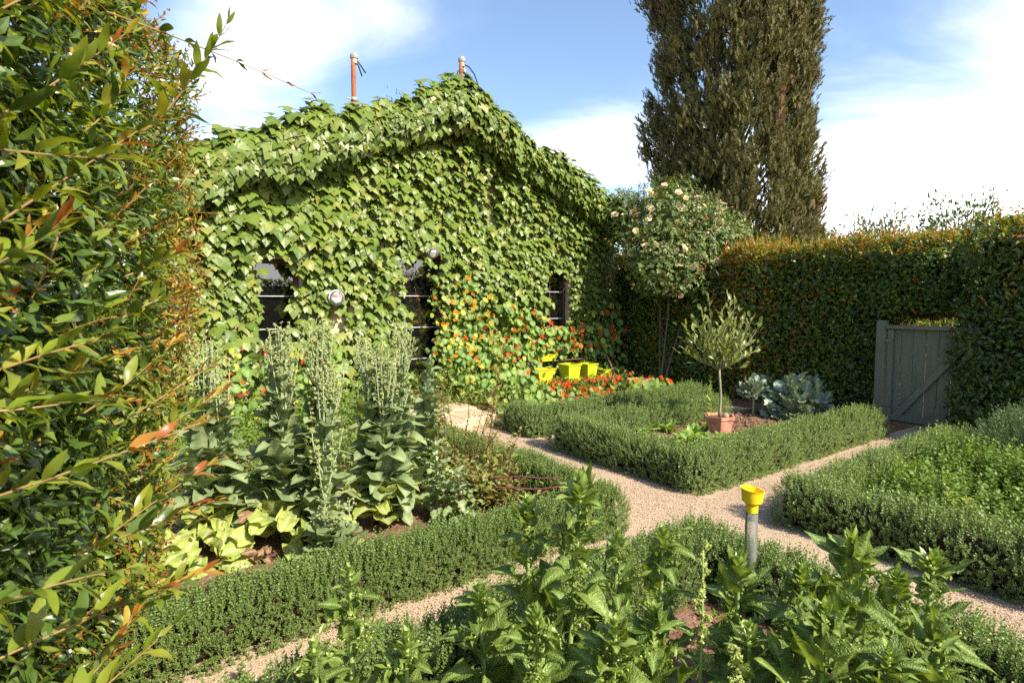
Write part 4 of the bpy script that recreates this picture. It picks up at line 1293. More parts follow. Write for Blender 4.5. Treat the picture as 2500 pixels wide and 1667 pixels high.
# ------------------------------------------------------------------ rambling rose
def rose():
    r = np.random.default_rng(81)
    base = P(8.9, 7.3, 0)
    root = empty('rose_bush', base, 'rambling rose with cream flowers spilling over the hedge corner', 'rose')
    # lobes of the mass: centre, radius
    lobes = [((2.65, 10.0, 3.05), (.80, .6, .75)), ((3.15, 10.0, 2.75), (.75, .6, .75)), ((2.45, 9.6, 2.35), (.55, .45, .55)), ((2.15, 10.1, 2.9), (.50, .45, .55)), ((3.6, 10.0, 2.85), (.50, .5, .40)), ((1.95, 10.3, 3.4), (.35, .35, .30)), ((2.9, 9.6, 2.3), (.5, .4, .5))]
    lobes = [(tuple(np.array([c[0], c[1], c[2] - CAM_H]) * 1.12 + np.array([0, 0, CAM_H])), tuple(np.array(q) * 1.12)) for c, q in lobes]
    pos, nn = [], []
    for c, rad in lobes:
        k = int(1700 * rad[0] * rad[2] / .5)
        u = rdir(r, k)
        q = np.asarray(c) + u * np.asarray(rad) * (1 - np.abs(r.normal(0, .22, k)))[:, None] * (1 + .18 * fbm(u * 2, 82, 2.5, 2))[:, None]
        pos.append(q); nn.append(u)
    pos = np.concatenate(pos); nn = np.concatenate(nn)
    k = len(pos)
    keep = (nn[:, 1] < .6)
    pos, nn = pos[keep], nn[keep]; k = len(pos)
    RL = [tiny_leaf(.30, .2, .4), tiny_leaf(.34, .3, .7)]
    # each point carries a leaf of several leaflets
    P5, D5, N5, S5 = [], [], [], []
    dmain = norm(nn * .6 + rdir(r, k) * .8 - UP * .1)
    nmain = norm(nn + UP * .5 + rdir(r, k) * .5)
    x = norm(np.cross(dmain, nmain))
    for t, sd in ((.05, 1), (.05, -1), (.5, 1), (.5, -1), (1.0, 0)):
        P5.append(pos + dmain * .055 * t); D5.append(norm(dmain + x * sd * 1.1)); N5.append(nmain); S5.append(r.uniform(.04, .062, k))
    a_ = [np.concatenate(q) for q in (P5, D5, N5, S5)]
    foliage('foliage', RL, a_[0], a_[1], a_[2], a_[3], r, M['rose_leaf'], root, loc=base)
    gs = []
    for i in range(6):
        c = np.asarray(lobes[i % len(lobes)][0]) + r.normal(0, .25, 3)
        b = base + r.normal(0, .12, 3) * np.array([1, 1, 0])
        gs.append(tube([b, (b + c) / 2 + np.array([.1, .15, .35]), c + UP * .2, c - np.array([.1, .25, .15])], [.016, .012, .008, .004], 5, False))
    part('canes', join(gs), M['bark'], root, kind='stuff')
    fl = [flower(5, .35, .62, seed=i, rows=2) for i in range(4)]
    sp = [flower(5, 1.0, .5, seed=9 + i, rows=2) for i in range(3)]
    out = np.where((nn[:, 1] < -.15) & ((pos[:, 1] < 11.2)))[0]
    for i in r.choice(out, 80, replace=False):
        place('flower', tmesh('flower', fl[r.integers(4)], M['rose_petal']), root, pos[i] + nn[i] * .12, rdir(r, 1)[0], norm(nn[i] + UP * .3 + rdir(r, 1)[0] * .4 - EY * .2), r.uniform(.12, .18), origin=base)
    for i in r.choice(out, 95, replace=False):
        for q in range(r.integers(2, 5)):
            place('spent_flower', tmesh('spent_flower', sp[r.integers(3)], M['rose_spent']), root, pos[i] + nn[i] * .10 + r.normal(0, .05, 3), rdir(r, 1)[0], norm(nn[i] + rdir(r, 1)[0] * .8), r.uniform(.06, .10), origin=base)
    # fresh shoots standing above
    G = []
    for i in range(70):
        b = np.array([r.uniform(2.6, 4.6), 11.2 + r.uniform(-.3, .3), 3.5])
        b[2] = 3.55 - abs(b[0] - 3.05) * .42 + r.uniform(-.3, .05)
        pts, ps, dd, nq, ss = shoot_leaves(b, norm(UP + rdir(r, 1)[0] * .35), r.uniform(.2, .42), 7, r, .15)
        G.append((ps, dd, nq, ss * .06))
    a_ = [np.concatenate([q[j] for q in G]) for j in range(4)]
    foliage('young_shoots', DL, a_[0], a_[1], a_[2], a_[3], r, M['hedge_bright'], root, loc=base)
rose()

# ------------------------------------------------------------------ plant rack, pots
def rack():
    root = empty('plant_rack', P(7.4, 8.2, 0), 'slanting rusty metal plant rack against the ivy wall', 'rack')
    def fr(z): return 7.92 + (z) * .62
    for a in (6.38, 8.42):
        part('post', tube([P(a, fr(0), 0), P(a, fr(.9), .9)], .021, 8), M['rack_metal'], root, smooth=True)
        part('rear_post', tube([P(a, 8.52, 0), P(a, 8.52, .9)], .018, 8), M['rack_metal'], root, smooth=True)
        part('side_bar', tube([P(a, fr(.2), .2), P(a, 8.52, .2)], .014, 6), M['rack_metal'], root)
    for z in (.2, .82):
        part('rail', tube([P(6.38, fr(z), z), P(8.42, fr(z), z)], .019, 8), M['rack_metal'], root, smooth=True)
        part('rear_rail', tube([P(6.38, 8.52, z - .01), P(8.42, 8.52, z - .01)], .016, 8), M['rack_metal'], root)
    for i in range(6):
        b = fr(.2) + .05 + i * .085
        part('shelf_slat', bevel_box(P(7.4, b, .222), AX, BX, UP, 2.0, .06, .016, .003), M['rack_metal'], root)
    for i in range(2):
        part('shelf_slat', bevel_box(P(7.4, 8.47 + i * .05 - .03, .60), AX, BX, UP, 2.0, .04, .016, .003), M['rack_metal'], root)
rack()
def square_pot(A, B, z, w, d, h, label, mat, tray=True, rim=.02):
    root = empty('planter', P(A, B, z), label, 'planter', 'planters on the rack')
    def ring(sx, sy, zz):
        return [P(A - sx, B - sy, zz), P(A + sx, B - sy, zz), P(A + sx, B + sy, zz), P(A - sx, B + sy, zz)]
    z0 = z + (.055 if tray else 0)
    rings = [ring(w * .40, d * .40, z0), ring(w * .47, d * .47, z0 + h * .90), ring(w * .5 + rim * .3, d * .5 + rim * .3, z0 + h * .905), ring(w * .5 + rim * .4, d * .5 + rim * .4, z0 + h), ring(w * .44, d * .44, z0 + h), ring(w * .43, d * .43, z0 + h * .82)]
    V = np.array([p for q in rings for p in q])
    Q = [(0, 3, 2, 1)]
    for i in range(len(rings) - 1):
        for k in range(4):
            k2 = (k + 1) % 4
            Q.append((i * 4 + k, i * 4 + k2, (i + 1) * 4 + k2, (i + 1) * 4 + k))
    part('pot', (V, quads_to_tris(Q), np.zeros(len(V))), M[mat], root)
    e = (len(rings) - 1) * 4
    Vs = np.array(ring(w * .43, d * .43, z0 + h * .83))
    part('soil', (Vs, quads_to_tris([(0, 1, 2, 3)]), np.zeros(4)), M['soil'], root)
    if tray:
        rings = [ring(w * .5, d * .5, z + .001), ring(w * .58, d * .58, z + .055), ring(w * .55, d * .55, z + .055), ring(w * .5, d * .5, z + .03)]
        V = np.array([p for q in rings for p in q]); Q = [(0, 3, 2, 1), (12, 13, 14, 15)]
        for i in range(3):
            for k in range(4):
                k2 = (k + 1) % 4
                Q.append((i * 4 + k, i * 4 + k2, (i + 1) * 4 + k2, (i + 1) * 4 + k))
        part('tray', (V, quads_to_tris(Q), np.zeros(16)), M[mat], root)
square_pot(7.28, 8.17, .232, .32, .32, .27, 'large lime green square planter standing in its tray', 'lime_pot')
square_pot(6.66, 8.2, .232, .42, .24, .22, 'golden yellow planter at the near end of the rack', 'gold_pot')
square_pot(7.83, 8.24, .232, .28, .28, .24, 'smaller lime planter to the right of the large one', 'lime_pot')
square_pot(8.24, 8.22, .232, .22, .22, .10, 'shallow lime planter at the far end of the rack', 'lime_pot', True)
square_pot(6.92, 8.45, .61, .5, .12, .12, 'long lime window box on the rear slats', 'lime_pot', False)
def round_pot(A, B, z, r0, h, label):
    V, F, rb = lathe([(.0001, 0), (r0 * .72, 0), (r0 * .93, h * .72), (r0 * 1.02, h * .74), (r0 * 1.06, h * .98), (r0 * 1.0, h), (r0 * .9, h * .98), (r0 * .86, h * .86), (.0001, h * .84)], 40)
    part('terracotta_pot', (V + P(A, B, z), F, rb), M['terracotta'], None, False, loc=P(A, B, z), label=label, cat='pot')
round_pot(8.05, 7.15, .02, .19, .30, 'round terracotta pot half sunk in nasturtium leaves by the dark hedge')
round_pot(6.62, 8.5, .83, .10, .17, 'small pale terracotta pot on the top of the rack')

# ------------------------------------------------------------------ bay tree in its pot
def bay():
    r = np.random.default_rng(91)
    c = P(6.50, 4.38, .055)
    pot = empty('hexagonal_pot', c, 'low six sided terracotta pot holding the bay tree', 'pot')
    k = 6
    rings = []
    for rad, z in ((.15, 0), (.19, .175), (.205, .18), (.208, .22), (.185, .22), (.175, .19), (.0005, .188)):
        rings.append([c + np.array([rad * math.cos(2 * math.pi * i / k - .75), rad * math.sin(2 * math.pi * i / k - .75), z]) for i in range(k)])
    def strip(rs):
        V = np.array([p for q in rs for p in q]); Q = []
        for i in range(len(rs) - 1):
            for j in range(k):
                j2 = (j + 1) % k
                Q.append((i * k + j, i * k + j2, (i + 1) * k + j2, (i + 1) * k + j))
        return V, quads_to_tris(Q), np.zeros(len(V))
    part('body', strip(rings[:6]), M['terracotta'], pot)
    part('soil', strip([rings[5], rings[6]]), M['soil'], pot)
    # stone lying on the soil
    u, v, _ = lathe([(.0001, .05), (.03, .045), (.045, .025), (.04, .003), (.0001, 0)], 10)
    part('stone', (u * np.array([1, .8, 1.5]) + c + np.array([.055, -.07, .19]), v, _), M['stone'], None, True, loc=c + np.array([.055, -.07, .19]), label='smooth tan stone at the foot of the bay trunk', cat='stone')
    base = c + UP * .187
    root = empty('bay_tree', base, 'young bay tree on a slim bare trunk in the hexagonal pot', 'tree')
    tr = [base + np.array([.012 * math.sin(5 * t), .01 * math.sin(7 * t), .62 * t]) for t in np.linspace(0, 1, 8)]
    part('trunk', tube(tr, np.linspace(.019, .014, 8), 8), M['bay_bark'], root, smooth=True)
    top = tr[-1]
    gs, L = [], []
    ends = [(-.42, .05, .62), (-.30, -.2, .85), (-.12, .1, 1.0), (.08, -.1, .98), (.22, .15, .92), (.35, -.05, .70), (.47, .0, .62), (-.36, .2, .4), (-.2, -.25, .35), (.2, -.25, .45), (.1, .25, .6), (.36, .15, .35), (-.05, -.28, .66), (-.22, .25, .66), (.42, -.1, .32), (-.45, -.05, .3), (.12, -.3, .18), (-.15, .0, .15), (0, -.05, .8), (.25, .0, .2), (-.1, -.12, .5), (.12, -.1, .6), (-.25, -.1, .6), (.25, -.12, .75), (.05, .1, .4), (-.3, .0, .5), (.3, .05, .5), (0, -.2, .4)]
    for e in ends:
        e = np.array(e) * np.array([1.08, 1.0, .95])
        tip = top + e
        st = top + UP * r.uniform(-.02, .2) * e[2]
        mid = (st + tip) / 2 + np.array([e[0] * .18, e[1] * .18, -.04])
        t = np.linspace(0, 1, 7)[:, None]
        pts = (1 - t) ** 2 * st + 2 * t * (1 - t) * mid + t * t * tip
        gs.append(tube(pts, np.linspace(.009, .003, 7), 5, False))
        for i in range(22):
            f = .2 + .8 * i / 21
            q = np.array([np.interp(f, t[:, 0], pts[:, j]) for j in range(3)])
            tn = norm(pts[-1] - pts[-3])
            o = norm(np.cross(tn, rdir(r, 1)[0]))
            q = q + norm(o + UP * .3) * (r.uniform(0, .10) if i % 2 else .004)
            L.append((q, norm(o * (1 - .45 * f) + tn * .7 + UP * .5), norm(o * -.2 + UP * .6 + rdir(r, 1)[0] * .6)))
    crown = part('crown', join(gs), M['bay_bark'], root)
    bl = [leaf_grid(5, ellipse_prof(.8, .5), 1, .3, c_, .15, 1.2, seed=i, width=.23) for i, c_ in enumerate((.2, .6, -.3))]
    r.shuffle(L)
    rest = L[300:]
    if rest:
        foliage('foliage', bl, np.array([q[0] for q in rest]), np.array([q[1] for q in rest]), np.array([q[2] for q in rest]), r.uniform(.07, .11, len(rest)), r, M['bay'], crown, loc=base)
    for q, d, n in L[:300]:
        place('leaf', tmesh('leaf', bl[r.integers(3)], M['bay']), crown, q, d, n, r.uniform(.07, .11), origin=base)
    # sucker beside the trunk
    b = c + np.array([-.12, -.05, .18])
    sk = empty('bay_sucker', b, 'short leafy sucker growing beside the bay trunk', 'plant')
    pts, ps, dd, nq, ss = shoot_leaves(b, norm(np.array([-.06, 0, 1])), .50, 9, r, .05)
    part('stem', tube(pts, .004, 5), M['green_stem'], sk)
    for i in range(len(ps)):
        place('leaf', tmesh('leaf', bl[r.integers(3)], M['bright_shoot']), sk, ps[i], dd[i], nq[i], r.uniform(.07, .1) * (ss[i] + .2), origin=b)
bay()

# ------------------------------------------------------------------ rain gauge
def gauge():
    c = np.array([.985, 2.30, 0.0])
    root = empty('rain_gauge', c, 'yellow funnel rain gauge on a black stake in the spinach bed', 'rain gauge')
    top = .985
    # funnel with a slanting mouth
    prof = [(.0125, -.012), (.0235, -.012), (.0235, .018), (.0305, .026), (.0385, .032), (.0415, .052), (.0445, .080), (.0465, .082), (.0470, .0835), (.0440, .0835), (.0405, .054), (.0370, .036), (.015, .012), (.010, -.01)]
    V, F, rb = lathe(prof, 56)
    up = np.clip((V[:, 2] - .03) / .05, 0, 1)
    V[:, 2] += up * (-V[:, 0] * .16 + V[:, 1] * .05)
    part('funnel', (V + c + UP * (top - .085), F, rb), M['yellow_plastic'], root)
    V, F, rb = lathe([(.0005, -.30), (.021, -.30), (.0245, -.29), (.0250, 0.0)], 28)
    part('tube', (V + c + UP * (top - .10), F, rb), M['clear_plastic'], root, smooth=True)
    for i in range(11):
        z = top - .12 - i * .014
        w = .010 if i % 5 == 0 else .006
        part('graduation', box(c + np.array([.004, .0254, 0]) + UP * z, EX, EY, UP, w, .0008, .0014), M['white_paint'], root)
    for txt, z in (('50', top - .117), ('45', top - .151)):
        cu = bpy.data.curves.new('numeral', 'FONT')
        cu.body = txt; cu.size = .017; cu.extrude = .0003; cu.align_x = 'CENTER'
        tmp = bpy.data.objects.new('tmp_text', cu)
        COL.objects.link(tmp)
        dg = bpy.context.evaluated_depsgraph_get()
        me = bpy.data.meshes.new_from_object(tmp.evaluated_get(dg))
        bpy.data.objects.remove(tmp)
        me.materials.clear(); me.materials.append(M['white_paint'])
        o = mobj('numeral', me, root)
        o.matrix_local = Matrix(((-1, 0, 0, -.009), (0, 0, 1, .0258), (0, 1, 0, z - .004), (0, 0, 0, 1)))
    part('bracket', join([bevel_box(c + np.array([.018, .032, top - .35]), EX, EY, UP, .036, .012, .10, .002), bevel_box(c + np.array([.006, .03, top - .405]), EX, EY, UP, .06, .03, .02, .002)]), M['black_plastic'], root)
    part('stake', bevel_box(c + np.array([.018, .046, (top - .32) / 2]), EX, EY, UP, .026, .014, top - .32, .002), M['black_plastic'], root)
gauge()

# ------------------------------------------------------------------ nasturtiums
NL = [round_leaf(c, seed=i) for i, c in enumerate((.1, .18, -.1, .05))]
NF = [flower(5, .45, .50, seed=30 + i) for i in range(3)]
def nasturtium(label, leaves, flowers, seed, grp='nasturtiums by the cottage', yellow=.1, orange=.0, lsize=(.07, .12), base=None):
    """leaves / flowers: arrays of points with outward directions"""
    r = np.random.default_rng(seed)
    lp, ln = leaves; fp, fn = flowers
    base = lp.mean(0) * np.array([1, 1, 0]) if base is None else base
    root = empty('nasturtium', base, label, 'nasturtium', grp)
    gs = []
    for i in range(len(lp)):
        s = r.uniform(*lsize)
        n = norm(ln[i] * .7 + SUN * .55 + rdir(r, 1)[0] * .42)
        d = norm(-UP + rdir(r, 1)[0] * .8)
        mt = 'nast_yellow' if r.uniform() < yellow else 'nast_leaf'
        place('leaf', tmesh('leaf', NL[r.integers(4)], M[mt], False), root, lp[i], d, n, s, origin=base)
        b = lp[i] + d * s * .4
        e = b - ln[i] * r.uniform(.08, .16) - UP * r.uniform(.0, .12)
        e[2] = max(e[2], .02)
        gs.append(tube([b - n * .004, (b + e) / 2 - n * .03, e], .0028, 4, False))
    for i in range(len(fp)):
        mt = 'nast_orange' if r.uniform() < orange else 'nast_red'
        place('flower', tmesh('flower', NF[r.integers(3)], M[mt]), root, fp[i], rdir(r, 1)[0], norm(fn[i] * .8 + SUN * .3 - EY * .35 + rdir(r, 1)[0] * .5), r.uniform(.07, .105), origin=base)
    part('stems', join(gs), M['green_stem'], root, kind='stuff')
rN = np.random.default_rng(95)
def on_wall(k, A0, A1, z0, z1, off, den=None):
    A = rN.uniform(A0, A1, k); z = rN.uniform(z0, z1, k)
    if den is not None:
        m = rN.uniform(size=k) < den(A, z); A, z = A[m], z[m]
    p = P(A, FB - off - rN.uniform(0, .12, len(A)), z)
    return p, np.tile(-BX, (len(A), 1))
# climbing up beside the door
dn = lambda A, z: np.clip(1.25 - np.abs(A - (4.95 + .1 * z)) / (.30 + .28 * (2.4 - z)), 0, 1)
nasturtium('yellow and orange flowered nasturtium climbing beside the door', on_wall(330, 4.55, 6.2, .35, 2.25, .22, dn), on_wall(85, 4.6, 5.9, .7, 2.2, .34, dn), 96, yellow=.25, orange=.93, lsize=(.07, .12))
# a strand of it inside the door opening
dn2 = lambda A, z: np.clip(1.2 - np.abs(A - 4.62) / .14, 0, 1)
nasturtium('thin nasturtium strand hanging in front of the door glass', on_wall(34, 4.45, 4.8, .5, 2.4, .08, dn2), on_wall(12, 4.5, 4.8, .7, 2.3, .14, dn2), 97, yellow=.1, orange=.6, lsize=(.06, .09))
# on the wall between door and right window
dn3 = lambda A, z: np.clip(1.2 - np.abs(A - 6.3) / .75, 0, 1) * np.clip(2.0 - z, 0, 1)
nasturtium('red flowered nasturtium climbing left of the small window', on_wall(330, 5.4, 7.0, .5, 1.95, .26, dn3), on_wall(48, 5.6, 6.95, .7, 1.9, .40, dn3), 98, yellow=.05, orange=.05, lsize=(.09, .15))
# above and around the rack
def mound(k, A0, A1, z0, z1, Bf, jit=.18, den=None):
    A = rN.uniform(A0, A1, k); z = rN.uniform(z0, z1, k)
    if den is not None:
        m = rN.uniform(size=k) < den(A, z); A, z = A[m], z[m]
    B = Bf(A, z) + rN.uniform(0, jit, len(A))
    return P(A, B, z), np.tile(norm(-BX + UP * .5), (len(A), 1))
dn4 = lambda A, z: np.where((z < .78) & (A > 6.5) & (A < 7.95), .10, 1.0)
nasturtium('orange red nasturtium heaped over the top of the rack', mound(330, 6.45, 8.75, .62, 1.28, lambda A, z: 8.30 + 0 * A, .3, dn4), mound(40, 6.6, 8.7, .8, 1.3, lambda A, z: 8.22 + 0 * A, .12), 99, yellow=.05, orange=.1, lsize=(.085, .14))
dn5 = lambda A, z: np.clip(.65 + .9 * (A > 8.35), 0, 1)
nasturtium('nasturtium trailing down the far end of the rack', mound(150, 8.0, 9.0, .1, 1.9, lambda A, z: 8.28 - .1 * (1 - z), .25, dn5), mound(14, 8.1, 8.9, .2, 1.9, lambda A, z: 8.15 + 0 * A, .1), 100, yellow=.08, orange=.05, lsize=(.10, .155))
# bank below the rack
bk = lambda A, z: 7.75 - .75 * (1 - np.clip(z, 0, .45) / .45)
dn6 = lambda A, z: np.clip(1.15 - z / (.28 + .35 * (A < 6.5)), .0, 1)
nasturtium('bank of nasturtium with clustered scarlet flowers below the rack', mound(420, 5.0, 8.6, .06, .62, bk, .25, dn6), mound(70, 6.1, 8.3, .08, .36, lambda A, z: bk(A, z) - .06, .1), 101, yellow=.12, orange=.06, lsize=(.09, .14))
nasturtium('nasturtium filling the foot of the wall left of the rack', mound(260, 4.75, 6.5, .12, 1.0, lambda A, z: 8.25 - .5 * (1 - z), .3), mound(18, 5.0, 6.4, .3, 1.0, lambda A, z: 8.1 - .5 * (1 - z), .1), 102, yellow=.15, orange=.3, lsize=(.09, .14))
nasturtium('large leaved nasturtium around the round terracotta pot', mound(60, 7.3, 8.5, .08, .40, lambda A, z: 6.75 - .35 * (1 - z / .4), .3), mound(7, 7.5, 8.4, .3, .46, lambda A, z: 6.6 + 0 * A, .2), 103, yellow=.02, orange=.05, lsize=(.13, .2))
# below the left window
lf = lambda A, z: 7.7 - .25 * z + 0 * A
nasturtium('nasturtium with few orange flowers below the first window', mound(240, .9, 2.9, .1, 1.15, lambda A, z: 7.6 + .5 * z, .35), mound(20, 1.1, 2.6, .3, 1.2, lambda A, z: 7.5 + .5 * z, .1), 104, yellow=.12, orange=.1, lsize=(.08, .135))
# filler greenery under the nasturtiums so that the wall foot stays leafy
def filler(name, label, A0, A1, B0, B1, z1, k, seed, mat='rose_leaf', leaf=.07, cat='undergrowth'):
    r = np.random.default_rng(seed)
    A = r.uniform(A0, A1, k); B = r.uniform(B0, B1, k)
    z = r.uniform(0.02, 1, k) ** .8 * z1 * (.55 + .45 * (B - B0) / (B1 - B0)) * (.8 + .3 * fbm(np.stack([A, B], -1), seed, 3, 2))
    p = P(A, B, np.maximum(z, .02))
    base = P((A0 + A1) / 2, (B0 + B1) / 2, 0)
    o = foliage(name, HL, p, norm(rdir(r, k) + UP * .5), norm(UP + rdir(r, k) * .7), leaf * r.uniform(.6, 1.3, k), r, M[mat], None, loc=base)
    o['label'] = label; o['category'] = cat
filler('undergrowth', 'dense green undergrowth at the foot of the ivy wall', .4, 8.7, 7.5, 8.6, .62, 8000, 105, 'ivy', .09)
filler('undergrowth', 'leafy weeds between the lettuces and the cottage', .3, 3.2, 5.0, 7.7, .50, 12000, 106, 'oregano', .06)

# ------------------------------------------------------------------ bolted lettuces
def lettuce_prof(y):
    return (0.30 + 0.70 * math.sin(math.pi * min(1, y * .93 + .05)) ** .8) * (1 if y < .86 else max(.05, 1 - ((y - .86) / .14) ** 2))
LET = [leaf_grid(9, lettuce_prof, 2, f, c, wv * .8, 1.5, .4, seed=i, width=.27, twist=tw) for i, (f, c, wv, tw) in enumerate([(.35, .7, .5, .1), (.5, 1.1, .6, -.2), (.2, .4, .45, .2), (.6, 1.4, .5, 0), (.3, -.3, .55, -.15)])]
LOW = [leaf_grid(14, lettuce_prof, 3, f, c, wv * .6, 1.9, .6, seed=10 + i, width=.34, twist=tw) for i, (f, c, wv, tw) in enumerate([(.15, .8, .6, .1), (.25, 1.2, .8, -.2), (.1, .5, .7, .2)])]
GOLD = 2.39996
BUD = T([(.6, 0, 0), (-.3, 0, .5), (-.3, 0, -.5), (0, 1, 0), (.1, .3, .5)], [(0, 1, 3), (1, 2, 3), (2, 0, 3), (0, 4, 3), (4, 1, 3)])
LROOT = []
def lettuce(base, stalks, label, seed, low=0, wilt=0, leaf0=.20, leaf1=.06, stems=14, bud_h=.35, n_leaf=34, group='bolted lettuces in the bed'):
    """stalks: (dx, dy, height, lean)"""
    r = np.random.default_rng(seed)
    base = np.asarray(base, float)
    root = empty('lettuce', base, label, 'lettuce', group)
    for (dx, dy, h, lean) in stalks:
        b = base + np.array([dx, dy, 0.0])
        ld = np.array([lean, r.uniform(-.05, .05), 1.0])
        t = np.linspace(0, 1, 7)
        pts = b + np.outer(t, ld) * h
        part('stalk', tube(pts, np.linspace(.022, .009, 7), 7), M['pale_stem'], root, smooth=True)
        a0 = r.uniform(0, 6.28)
        n_lf = int(n_leaf * 1.7)
        for i in range(n_lf):
            f = (i + .5) / n_lf
            q = b + ld * h * (.02 + .97 * f)
            a = a0 + i * GOLD + r.uniform(-.3, .3)
            el = .55 + .75 * f + r.uniform(-.2, .2)
            o = np.array([math.cos(a), math.sin(a), 0])
            d = o * math.cos(el) + UP * math.sin(el)
            n = -o * math.sin(el) + UP * math.cos(el)
            s = 1.5 * (leaf0 + (leaf1 - leaf0) * f ** 1.35) * r.uniform(.8, 1.2)
            tp = LET[r.integers(5)]
            mt = 'lettuce' if f > .2 or r.uniform() < .4 else 'lettuce_low'
            place('leaf', tmesh('leaf', tp, M[mt]), root, q, d, norm(n + rdir(r, 1)[0] * .25), s, r.uniform(.85, 1.15), origin=base)
        # flowering stems with buds
        top = pts[-1]
        bp, bd, bs = [], [], []
        for i in range(stems):
            a = r.uniform(0, 6.28); sp = r.uniform(.02, .30)
            o = np.array([math.cos(a), math.sin(a), 0])
            st = b + ld * h * r.uniform(.62, .98) + o * .01
            L = bud_h * r.uniform(.7, 1.2)
            tip = st + UP * L + o * sp * L * 1.2 + ld * np.array([L * .4, 0, 0]) * .2
            tip[2] = max(tip[2], top[2] + bud_h * r.uniform(.45, 1.0)) if r.uniform() < .8 else tip[2]
            mid = (st + tip) / 2 + o * .035
            tt = np.linspace(0, 1, 6)[:, None]
            c = (1 - tt) ** 2 * st + 2 * tt * (1 - tt) * mid + tt ** 2 * tip
            gs = [tube(c, np.linspace(.0042, .0020, 6), 5, False)]
            for j in range(13):
                f = .35 + .65 * j / 12
                q = np.array([np.interp(f, tt[:, 0], c[:, m]) for m in range(3)])
                od = norm(rdir(r, 1)[0] + UP * .9)
                e = q + od * r.uniform(.018, .05) * (1.25 - .5 * f)
                gs.append(tube([q, e], [.0014, .001], 3, False))
                for _ in range(r.integers(1, 4)):
                    bp.append(e + rdir(r, 1)[0] * .007); bd.append(norm(od + rdir(r, 1)[0] * .6)); bs.append(r.uniform(.011, .020))
            part('flower_stem', join(gs), M['pale_stem'], root)
        if bp:
            k = len(bp)
            foliage('flower_buds', BUD, np.array(bp), np.array(bd), rdir(r, k), np.array(bs), r, M['lettuce_bud'], root, loc=base)
    LROOT.append((root, base))
    for i in range(low):
        a = a0 + i * GOLD * .9 + r.uniform(-.3, .3)
        o = np.array([math.cos(a), math.sin(a), 0])
        st = stalks[i % len(stalks)]
        q = base + np.array([st[0], st[1], 0]) + o * r.uniform(.01, .07) + UP * r.uniform(.05, .20)
        el = r.uniform(-.05, .75)
        d = o * math.cos(el) + UP * math.sin(el)
        w = i >= low - wilt
        if w:
            d = norm(o - UP * .35); q[2] = .12
        place('leaf', tmesh('leaf', LOW[r.integers(3)], M['lettuce_wilt' if w else 'lettuce_low']), root, q, d, norm(UP + rdir(r, 1)[0] * .3), (r.uniform(.20, .31) if not w else r.uniform(.10, .15)), r.uniform(.6, .8), origin=base)
lettuce((-2.13, 3.90, .04), [(0, 0, 1.18, .02), (.06, .08, 1.0, .05)], 'tall bolted lettuce at the left end of the row by the hedge', 111, 16, 1, .21, .085, 20, .32, 42)
lettuce((-1.58, 3.98, .04), [(-.05, .02, 1.24, .03), (.12, .10, 1.28, .06), (-.12, .12, 1.08, -.02), (.18, -.02, 1.0, .12)], 'widest and tallest bolted lettuce clump with yellow lower leaves', 112, 20, 3, .21, .085, 20, .32, 36)
lettuce((-1.02, 4.35, .04), [(-.06, 0, 1.16, .0), (.09, .06, 1.22, .06), (.02, -.05, 1.05, .05)], 'bolted lettuce clump in front of the dark door', 113, 10, 2, .21, .085, 20, .32, 38)
lettuce((-.76, 5.05, .04), [(0, 0, 1.14, .02)], 'slender lettuce spire without open flowers right of the door', 114, 5, 0, .21, .07, 0, .2, 44)
lettuce((-1.28, 3.80, .04), [(0, 0, .55, .03)], 'thin lettuce with a loose flower spike between the big clumps', 115, 2, 0, .13, .05, 7, .32, 18)
lettuce((-1.16, 3.52, .06), [(0, 0, .30, -.05), (.05, .04, .22, .1)], 'small grey green lettuce sprawling over the low hedge', 116, 0, 0, .16, .07, 3, .18, 16)
# scattered yellow leaves lying in front of the clumps
def lying():
    r = np.random.default_rng(117)
    spots = [(-2.25, 3.50, .10, -.8, -.5), (-2.12, 3.52, .12, -.1, -1), (-1.98, 3.55, .12, .4, -1), (-2.08, 3.64, .2, 0, -1), (-1.88, 3.62, .14, .8, -.6), (-2.2, 3.62, .2, -.6, -.8), (-1.9, 3.72, .22, .3, -1), (-1.72, 3.68, .16, -.2, -1), (-1.6, 3.66, .14, .3, -1), (-1.48, 3.70, .15, .6, -.8), (-1.66, 3.78, .28, 0, -1), (-1.50, 3.8, .3, .4, -1), (-1.78, 3.82, .3, -.5, -.8), (-1.36, 3.74, .14, 1, -.4), (-1.7, 3.6, .09, 1, .1), (-1.85, 3.52, .08, 1, .2)]
    for i, (x, y, z, dx, dy) in enumerate(spots):
        wilted = i in (8, 12, 14)
        d = norm(np.array([dx + r.uniform(-.3, .3), dy, r.uniform(-.35, .35)]))
        root, base = LROOT[0] if x < -1.86 else LROOT[1]
        for q in range(2):
            place('leaf', tmesh('leaf', LOW[r.integers(3)], M['lettuce_wilt' if wilted else 'lettuce_low']), root, np.array([x, y, z]) + r.normal(0, .035, 3) * (q > 0), norm(d + rdir(r, 1)[0] * .35 * (q > 0) + UP * .3 * q), norm(UP * .8 - EY * .5 + EX * .3 + rdir(r, 1)[0] * .35), r.uniform(.16, .25) * (.6 if wilted else 1), r.uniform(.75, 1.0) * (.7 if wilted else 1), origin=base)
lying()
